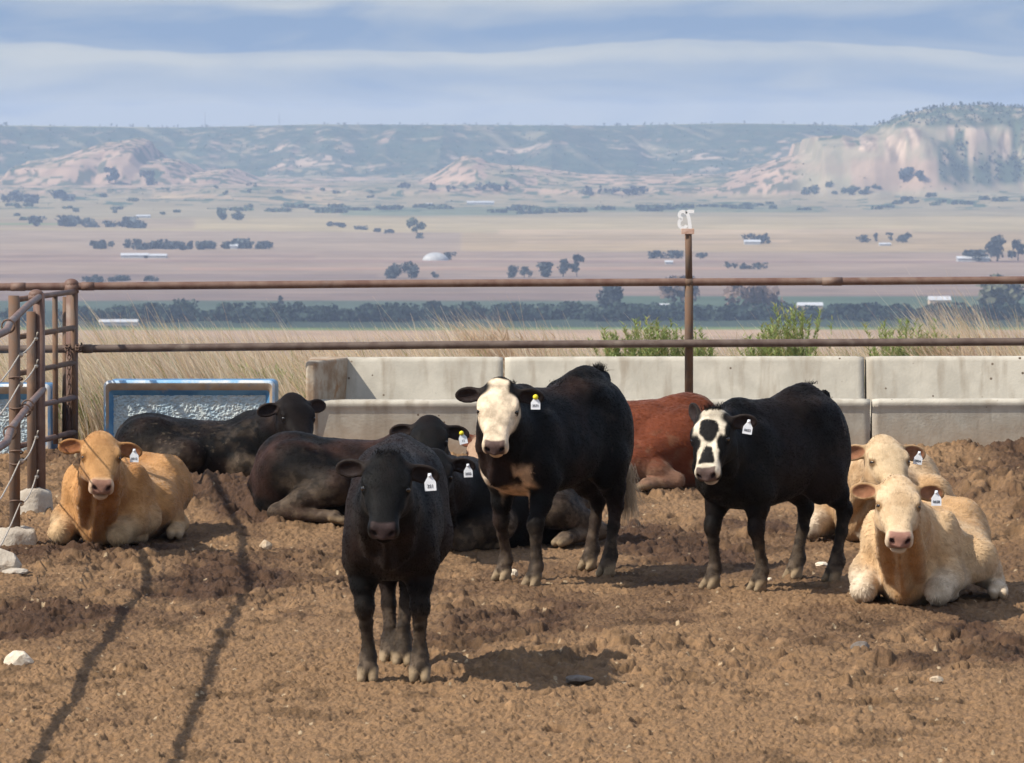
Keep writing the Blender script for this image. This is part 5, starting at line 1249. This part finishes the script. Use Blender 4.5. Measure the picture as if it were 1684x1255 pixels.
def lying(c, side=1, hind=None, front=((.74, .235), (.74, -.235)), girth=1.0, roll=0.06, neck=None, back=0.0, hind_far=None, ln=1.0, brisket=.66, hoof_tuck=(.42, .24)):
    """resting on the breastbone; side = flank on which the hind leg is stretched out (1 left, -1 right)"""
    f = c.f; b = back
    st = [(-.74, .35 + b, .16, .25, .05), (-.71, .45 + b, .06, .24, .15), (-.63, .535 + b, -.03, .24, .235), (-.48, .585 + b, -.05, .24, .295), (-.28, .575 + b, -.05, .24, .335), (-.05, .555 + b, -.05, .24, .36),
          (.18, .555 + b, -.05, .25, .345), (.36, .575 + b, -.05, .27, .30), (.50, .575 + b, -.04, .29, .25), (.61, .53 + b, -.01, .29, .195), (.69, .44 + b, .03, .27, .135), (.725, .35 + b, .10, .24, .06)]
    Rr = frame(0, 0, -roll * side * 57.3)
    f.loft((0, 0, 0), Rr, [(a * ln, t, o, w, g * girth) for a, t, o, w, g in st], .05, 'torso', 2.2)
    f.ell((-.45 * ln, side * .05, .505 + b), (.16, .12, .085), None, .10, 'torso')       # hips
    f.ell((.38 * ln, 0, .525 + b), (.16, .10, .085), None, .10, 'torso')
    for q, (kx, ky) in zip((1, -1), front):
        f.ell((.40 * ln, q * .245 * girth, .33), (.19, .085, .21), None, .07, 'torso')          # shoulder
        el = V3(.34 * ln, q * .29 * girth, .17); kn = V3(kx, ky, .085)
        f.chain([el, lerp(el, kn, .5) + V3(0, 0, .035), kn], [.115, .095, .074], .06, 'leg')
        f.ell(kn + V3(.012, 0, .0), (.072, .072, .080), None, .03, 'leg')
        hf = V3(hoof_tuck[0], math.copysign(hoof_tuck[1], ky) if abs(ky) > .1 else ky - .1, .045)
        f.chain([kn + V3(-.02, 0, -.03), lerp(kn, hf, .75), hf], [.052, .043, .048], .03, 'leg')
        f.ell(hf + V3(-.05, 0, -.01), (.055, .045, .035), None, .015, 'hoof')
    # hind leg folded out on the near flank
    for q, hh in ((side, hind), (-side, hind_far)):
        if hh is None: continue
        stf, hk, ft = [V3(*p) for p in hh]
        f.ell((-.40 * ln, q * .22 * girth, .34), (.26, .14, .235 + .5 * b), frame(0, 0, -q * 14), .08, 'torso')
        f.chain([V3(-.46 * ln, q * .20, .34 + b * .7), stf], [.17, .115], .09, 'leg')
        f.chain([stf, lerp(stf, hk, .55), hk], [.12, .088, .060], .05, 'leg')
        d = ft - hk
        f.chain([hk, lerp(hk, ft, .45), lerp(hk, ft, .82), ft], [.058, .047, .044, .052], .03, 'leg')
        n = nrm(V3(d[0], d[1], 0)); s_ = V3(-n[1], n[0], 0)
        for e in (-1, 1):
            a = ft + s_ * e * .028; f.rc(a, a + n * .075 + V3(0, 0, -.025), .036, .026, .01, 'hoof')
    neck_to(c, V3(.36 * ln, 0, .51 + b), V3(.46 * ln, 0, .39 + b * .6), V3(brisket * ln, 0, .12), **(neck or {}))
    return f

# ---- coats (hair colour and dirt; nostrils and mouth line darkened)
BLACK = V3(.0040, .0034, .0032)
def mixc(c, col, m): return c + (np.asarray(col, float) - c) * np.asarray(m)[..., None]
def hoofy(c, V, g, z1=.058, colr=(.21, .155, .095)):
    h = ss(.012, -.004, g['hoof'] - np.minimum(g['leg'], g['torso']) * .3) if 'hoof' in g else 0
    m = ss(.012, .0, g['hoof']) * ss(z1 + .02, z1 - .015, V[:, 2]) if 'hoof' in g else 0
    return mixc(c, colr, m)
def face_marks(c, HQ, g, nose=(.06, .04, .035), nostril=(.012, .008, .008), lips=None, rim=None, pad_top=-.020):
    a, l, u = HQ.T; hd = ss(.03, .0, g['head'])
    pad = hd * ss(.393, .405, a + .015 * ss(.02, .07, np.abs(l))) * ss(-.126, -.116, u)
    c = mixc(c, nose, pad * ss(.070, .058, np.abs(l) + .25 * np.maximum(-.08 - u, 0)))
    for q in (-1, 1):
        d = np.sqrt(((a - .440) / .028) ** 2 + (((l - q * .045) * .8 + (u + .060) * q * .6) / .020) ** 2 + ((-(l - q * .045) * q * .6 + (u + .060) * .8) / .0125) ** 2); c = mixc(c, nostril, ss(1.25, .85, d))
    mo = hd * ss(.365, .38, a) * ss(.011, .004, np.abs(u + .143)) * ss(.09, .075, np.abs(l)); c = mixc(c, nostril, .85 * mo)
    if rim is not None:
        for q in (-1, 1):
            d = np.sqrt(((a - .172) / .034) ** 2 + ((np.abs(l) - .112) / .034) ** 2 + ((u + .038) / .028) ** 2); c = mixc(c, rim, .8 * ss(1.2, .7, d))
    return c
def black_coat(brown=0.3, dust=.35, seed=0, marks=True, grey_leg=.6, nose=(.045, .032, .030)):
    def fn(V, HQ, g):
        c = np.tile(BLACK, (len(V), 1)); n = fbm3(V * 3 + seed, 3, 31 + seed); n2 = fbm3(V * 26, 2, 32)
        c = mixc(c, (.030, .0145, .0105), brown * ss(.42, .68, n) * (1 - .8 * ss(.12, .0, g['head'])))
        c = mixc(c, (.085, .062, .045), dust * .3 * ss(.5, .75, fbm3(V * 7 + 3, 3, 33 + seed)) * ss(.4, .6, n2) * (1 - .8 * ss(.12, .0, g['head'])))
        fl = ss(.73, .78, fbm3(V * 42 + seed, 2, 36)) * ss(.52, .62, fbm3(V * 2.6 + seed, 2, 37)) * ss(.02, .06, g['head']); c = mixc(c, (.13, .10, .07), min(1, dust * .35) * fl)
        leg = ss(.03, .0, np.minimum(g['leg'], g['hoof'])); lz = ss(.46, .12, V[:, 2] + .12 * (n - .5))
        c = mixc(c, (.13, .095, .066), grey_leg * leg * lz * (.45 + .55 * ss(.4, .6, n2)))
        if 'tail' in g: c = mixc(c, BLACK * .8, ss(.02, 0, g['tail']))
        c = mixc(c, (.03, .022, .018), .6 * ss(.02, 0, g['ear']))
        if marks: c = face_marks(c, HQ, g, nose=nose)
        return hoofy(c, V, g)
    return fn
def tan_coat(base, dark, knee, seed=0, nose=(.42, .22, .17), face=None, dirt=.3, chest=None):
    base, dark = V3(*base), V3(*dark)
    def fn(V, HQ, g):
        c = np.tile(base, (len(V), 1)); n = fbm3(V * 4 + seed, 4, 41 + seed); n2 = fbm3(V * V3(14, 30, 30) + seed, 3, 42)
        c = mixc(c, dark, .75 * ss(.45, .7, n)); c = mixc(c, base * 1.22, .5 * ss(.52, .75, n2) * ss(.3, .6, 1 - n))
        nk = ss(.06, -.03, g['neck']); c = mixc(c, chest if chest is not None else dark, .55 * nk * ss(.75, .3, V[:, 2]))
        if face is not None: c = mixc(c, face, .75 * ss(.03, 0, g['head']) * ss(-.16, -.05, HQ[:, 2]))
        c = mixc(c, dark * .75, dirt * ss(.55, .72, fbm3(V * 9 + 7, 3, 44)))
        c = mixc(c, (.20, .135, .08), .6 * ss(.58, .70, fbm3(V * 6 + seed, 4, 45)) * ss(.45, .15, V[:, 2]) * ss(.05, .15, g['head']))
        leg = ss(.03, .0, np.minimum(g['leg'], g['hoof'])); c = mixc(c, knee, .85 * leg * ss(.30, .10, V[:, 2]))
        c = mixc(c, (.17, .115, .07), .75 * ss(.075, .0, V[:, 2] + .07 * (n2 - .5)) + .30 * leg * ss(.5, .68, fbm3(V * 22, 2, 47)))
        ea = ss(.02, 0, g['ear']); c = mixc(c, dark * .62, .6 * ea)
        mz = ss(.03, 0, g['head']) * ss(.36, .42, HQ[:, 0]); c = mixc(c, base * .3 + V3(.62, .52, .42) * .7, .7 * mz)
        c = face_marks(c, HQ, g, nose=nose, nostril=(.05, .02, .016), rim=dark * .45)
        ce = np.sqrt(((HQ[:, 0] - .02) / .03) ** 2 + (HQ[:, 1] / .05) ** 2); c = mixc(c, dark * .8, .35 * ss(.5, .62, fbm3(HQ * 46, 2, 49)) * ss(.03, 0, g['head']) * ss(.14, .03, HQ[:, 0]))
        return hoofy(c, V, g, colr=(.22, .16, .10))
    return fn
# ---------------------------------------------------------------- the herd
def mid(*p): return np.mean([np.asarray(q) for q in p], 0)
# white faced black calf standing in the middle
def white_faced():
    feet = [gnd(877, 962), gnd(827, 952), gnd(998, 944), gnd(968, 934)]
    c = Calf('standing_calf', 'black calf with an all white face and white chest patch, standing in the middle', mid(*feet)[:2] + .095 * .90 * np.array([math.cos(math.radians(-122)), math.sin(math.radians(-122))]), -122)
    hd = c.head(821, 634, 29.75, -97, 53, -2, .98, ((-2, 8, 0), (-2, 8, 0)), wide=1.0)
    standing(c, feet, dz=.03, ln=.90, girth=.95, hip_up=.07, neck=dict()); hd()
    c.f.ell((-.58, 0, 1.24), (.12, .035, .045), None, .06, 'torso')
    b = black_coat(.45, .3, 1)
    def coat(V, HQ, g):
        col = b(V, HQ, g); a, l, u = HQ.T; n = fbm3(V * 14, 3, 60) - .5
        W = V3(.58, .475, .345)
        fm = ss(.03, .005, g['head']) * ss(.02, .05, g['ear'] + .0) * ss(-.065, -.045, a + .03 * n) * ss(-.165, -.135, u + .04 * n + .10 * ss(.3, .42, a))
        blk = ss(.0, .02, l - .055 - .03 * n) * ss(.075, .045, a); fm = fm * (1 - blk)
        W2 = W * (.82 + .36 * fbm3(V * V3(40, 40, 40), 2, 61))[:, None]
        col = col * (1 - fm[:, None]) + W2 * fm[:, None]
        col = mixc(col, (.60, .38, .20), .55 * fm * ss(.33, .43, a) * ss(-.10, -.13, u))
        col = face_marks(col, HQ, g, nose=(.10, .066, .058))
        for q in (-1, 1):
            d = np.sqrt(((a - .168) / .030) ** 2 + ((l - q * .118) / .03) ** 2 + ((u + .046) / .021) ** 2); col = mixc(col, (.03, .02, .02), ss(1.1, .8, d))
        # white chest patch, a ring open at the top
        x, y, z = V.T
        ch = ss(.36, .44, x) * ss(.43, .465, z + .06 * n) * ss(.77, .71, z + .06 * n) * ss(.20, .165, np.abs(y) + .05 * n)
        notch = ss(.135, .105, np.abs(y) + .05 * n) * ss(.58, .625, z + .06 * n - .5 * np.maximum(np.abs(y) - .05, 0) * .6)
        ch = ch * (1 - ss(.105, .13, np.abs(y) + .04 * n) * ss(.63, .585, z + .04 * n))
        ch = ch * (1 - notch) * ss(-.02, .015, np.minimum(g['leg'], g['head'] + .03))
        col = mixc(col, lerp(V3(.66, .52, .36), V3(.50, .26, .12), .6)[None] * np.ones((len(V), 1)), ch * .92)
        col = mixc(col, V3(.70, .60, .46), .9 * ch * ss(-.10, -.14, y))
        # pale inner leg streak
        return col
    c.finish(coat, 'dark', tagtxt='3571', tag_ear=0, button=True, tagoff=(0, .0))
    c.tuft([V3(-.60 + .02 * i, 0, 1.27) for i in range(5)], 420, .085, 3, spread=.016, lean=(-.45, 0, 0))
    c.tuft([V3(-.52 + .06 * i, 0, 1.27 - .006 * i) for i in range(9)], 260, .03, 4, spread=.02, lean=(-.8, 0, 0))
    c.tuft([c.H(-.035, y, -.03) for y in (.03, .06, .085)], 70, .04, 5, spread=.012, lean=(.2, 0, .2))
    # white switch of the tail
    rt = np.random.default_rng(9); tp = c.px(1031, 762, 31.2)
    c.tuft([tp + V3(0, 0, -.02 * i) for i in range(12)], 900, .17, 10, col=(.50, .40, .28), spread=.022, up=(0, 0, -1), lean=(-.12, 0, -.3), name='tail_switch')
white_faced()

# bald faced black calf standing at right
def bald_faced():
    feet = [gnd(1247, 970), gnd(1170, 966), gnd(1370, 955), gnd(1306, 950)]
    c = Calf('standing_calf', 'black calf with a white forehead blaze and black patch in it, standing at right', mid(*feet)[:2] + .095 * .82 * np.array([math.cos(math.radians(-130)), math.sin(math.radians(-130))]), -130)
    hd = c.head(1170, 682, 29.35, -102, 50, 7, .95, ((6, 12, 0), (62, 6, 20)))
    standing(c, feet, dz=-.02, ln=.78, girth=.92, hip_up=.04, neck=dict(thick=.18, crest=.065), tail=[V3(-.59, 0, 1.15), V3(-.655, 0, 1.0), V3(-.65, 0, .75), V3(-.63, 0, .58)]); hd()
    b = black_coat(.15, .2, 2)
    def coat(V, HQ, g):
        col = b(V, HQ, g); a, l, u = HQ.T; n = fbm3(V * 14, 3, 62) - .5; hd_ = ss(.03, .005, g['head']) * ss(.015, .04, g['ear'])
        wtop = ss(-.055, -.035, a + .02 * n) * ss(.17, .14, a + .03 * n) * ss(.112, .096, np.abs(l + .008) + .03 * n)
        wmid = ss(.10, .14, a) * ss(.50, .47, a) * ss(.080, .064, np.abs(l) + .03 * n - .016 * ss(.32, .38, a) + .018 * ss(.16, .2, a) * ss(.27, .23, a))
        w = hd_ * np.maximum(wtop, wmid) * ss(-.10, -.08, u)
        p1 = ss(1.12, .92, (np.abs((a - .125) / .078) ** 2.6 + np.abs(l / (.062 - .16 * (a - .125))) ** 2.6) ** (1 / 2.6) + .9 * n)
        p2 = ss(.225, .245, a + .05 * n) * ss(.378, .362, a + .02 * n) * ss(.006, -.006, np.abs(l) - .056 * np.clip((a - .222) / .12, 0, 1) ** .55 + .03 * n)
        w = w * (1 - np.maximum(p1, p2))
        W2 = V3(.62, .55, .43)[None] * (.82 + .36 * fbm3(V * 40, 2, 63))[:, None]
        col = col * (1 - w[:, None]) + W2 * w[:, None]
        ch = hd_ * ss(.34, .37, a) * ss(-.14, -.16, u) * ss(.44, .42, a); col = mixc(col, (.6, .5, .4), .6 * ch)
        col = face_marks(col, HQ, g, nose=(.10, .068, .060), nostril=(.02, .012, .012))
        # faint hip brand
        x, y, z = V.T
        bx, bz = x + .50, z - .97
        br = (y > .1) * np.maximum.reduce([ss(.009, .004, np.abs(bx - q * .035 - .12 * bz)) * ss(.065, .055, np.abs(bz)) for q in (-1, 1)] + [ss(.009, .004, np.abs(bx + .55 * bz)) * ss(.06, .05, np.abs(bz))])
        col = mixc(col, (.06, .05, .045), .7 * br)
        return col
    c.finish(coat, 'dark', tagtxt='0653', tag_ear=0, tagoff=(0, -1.3))
    c.tuft([c.H(-.045, y, -.01) for y in (-.04, 0, .04)], 120, .06, 15, spread=.02)
    c.tuft([V3(-.47 + .03 * i, 0, 1.225) for i in range(3)], 50, .04, 16, spread=.012, lean=(-.6, 0, 0))
bald_faced()

# plain black calf in front
def front_black():
    feet = [gnd(690, 1120), gnd(605, 1120), gnd(662, 1093), gnd(641, 1091)]
    c = Calf('standing_calf', 'plain black calf standing nearest the camera and facing it head on', (mid(*feet)[0] + .0, mid(*feet)[1] - .078), -92)
    hd = c.head(637, 754, 24.25, -94, 50, -2, .95, ((-6, 14, 0), (6, 12, 0)), wide=1.0)
    standing(c, feet, dz=-.0, ln=.82, girth=.92, hip_up=.0, neck=dict(thick=.20, crest=.09), tail=[V3(-.59, 0, 1.16), V3(-.655, 0, 1.0), V3(-.65, 0, .75), V3(-.63, 0, .58)]); hd()
    c.finish(black_coat(.30, .3, 3, nose=(.040, .027, .026)), 'dark', tagtxt='351', tag_ear=0, tagoff=(0, .6))
    c.tuft([c.H(-.03, y, .0) for y in (-.04, 0, .04)], 110, .035, 25, spread=.02)
front_black()

def HF(c, px, py):
    h = c.loc_of(gnd(px, py)); return ((h[0] - .02, h[1] - .13, .25), (h[0] - .36, h[1] - .06, .085), (h[0] - .03, h[1], .06))
HL_ = lambda q: ((-.10, q * .40, .27), (-.50, q * .47, .085), (-.10, q * .50, .06))
# tan calf lying at left
def tan_left():
    p = gnd(158, 897); fw = V3(math.cos(math.radians(-101)), math.sin(math.radians(-101)), 0); L0 = p - fw * .66
    c = Calf('lying_calf', 'golden tan calf lying at the left beside the fence post', L0[:2], -101)
    hd = c.head(166, 718, 32.05, -84, 38, -3, 1.0, ((-8, 10, 0), (4, 12, 0)))
    lying(c, 1, HF(c, 287, 888), ((.70, .17), (.67, -.25)), girth=.88, back=-.05); hd()
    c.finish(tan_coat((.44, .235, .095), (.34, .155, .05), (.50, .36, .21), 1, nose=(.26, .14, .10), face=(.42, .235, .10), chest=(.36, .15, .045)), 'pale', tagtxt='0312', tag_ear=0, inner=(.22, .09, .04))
tan_left()
def cream_front():
    p = gnd(1488, 996); a = math.radians(-102); fw = V3(math.cos(a), math.sin(a), 0); L0 = p - fw * .66
    c = Calf('lying_calf', 'cream calf lying in front at far right, both knees folded before it', L0[:2], -102)
    hd = c.head(1477, 792, 27.8, -92, 40, -2, .97, ((6, 8, 0), (6, 8, 0)))
    lying(c, 1, HF(c, 1640, 990), ((.69, .20), (.66, -.245)), girth=.88, back=-.04); hd()
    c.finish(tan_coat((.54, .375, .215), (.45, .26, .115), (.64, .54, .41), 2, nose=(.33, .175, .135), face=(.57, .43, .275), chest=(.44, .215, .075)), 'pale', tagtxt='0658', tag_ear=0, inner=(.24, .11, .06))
cream_front()
def cream_back():
    p = gnd(1405, 893); a = math.radians(-106); fw = V3(math.cos(a), math.sin(a), 0); L0 = p - fw * .66
    c = Calf('lying_calf', 'cream calf lying behind the other cream calf, its chin hidden by that head', L0[:2], -106)
    hd = c.head(1455, 724, 32.3, -78, 36, 0, 1.06, ((-4, 12, 0), (2, 12, 0)))
    lying(c, 1, HL_(1), ((.70, .10), (.66, -.30)), girth=.88, back=-.06); hd()
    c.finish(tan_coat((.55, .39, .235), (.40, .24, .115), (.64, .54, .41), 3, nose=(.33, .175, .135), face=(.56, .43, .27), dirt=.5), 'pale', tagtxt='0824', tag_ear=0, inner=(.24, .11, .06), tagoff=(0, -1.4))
cream_back()
def black_left():
    L0 = gnd(340, 805); c = Calf('lying_calf', 'dark brownish black calf lying before the blue trough, head turned to the camera', L0[:2], -8)
    hd = c.head(484, 655, 37.3, -70, 42, 0, 1.04, ((12, 14, 0), (-6, 12, 0)))
    lying(c, -1, ((-.08, -.38, .26), (-.46, -.45, .085), (-.12, -.50, .07)), ((.66, .2), (.64, -.2)), girth=.92, back=-.045); hd()
    c.finish(black_coat(.55, .9, 5), 'dark')
black_left()
def brown_mid():
    L0 = gnd(585, 858); c = Calf('lying_calf', 'reddish black calf lying behind the front black calf, rump to the left', L0[:2], -4)
    hd = c.head(706, 692, 33.7, -90, 40, 0, 1.0, ((-4, 14, 0), (0, 10, 0)))
    lying(c, -1, ((-.10, -.40, .26), (-.52, -.45, .085), (-.10, -.52, .06)), ((.66, .2), (.64, -.2)), girth=.95, back=.02); hd()
    c.finish(black_coat(1.0, .6, 6), 'dark', tagtxt='11', tag_ear=0, button=True, tagoff=(0, 2.))
brown_mid()
def black_mid():
    p = gnd(745, 902); a = math.radians(-128); fw = V3(math.cos(a), math.sin(a), 0); L0 = p - fw * .55
    c = Calf('lying_calf', 'black calf lying in the middle, behind the legs of the white faced calf', L0[:2], -132)
    hd = c.head(713, 748, 31.6, -92, 42, 0, .98, ((2, 12, 0), (0, 12, 0)))
    lying(c, 1, ((-.10, .40, .25), (-.46, .47, .085), (-.06, .50, .06)), ((.66, .22), (.62, -.25)), girth=.92, back=-.02); hd()
    c.finish(black_coat(.25, .3, 7, grey_leg=.8), 'dark', tagtxt='3552', tag_ear=0, tagoff=(0, .4))
black_mid()
def red_back():
    L0 = gnd(1035, 800); c = Calf('lying_calf', 'red calf lying against the bunk between the two standing black calves', L0[:2], 180)
    hd = c.head(800, 712, 37.6, -120, 50, 0, 1.0, ((0, 10, 0), (0, 10, 0)))
    lying(c, 1, ((-.02, .36, .24), (-.36, .43, .085), (-.12, .50, .06)), ((.66, .22), (.62, -.2)), girth=.95, back=.13, hind_far=None); hd()
    b = tan_coat((.135, .038, .018), (.095, .026, .012), (.20, .12, .08), 4, nose=(.3, .16, .12), face=(.45, .32, .22), dirt=.3)
    c.finish(b, 'pale', inner=(.12, .04, .02))
red_back()
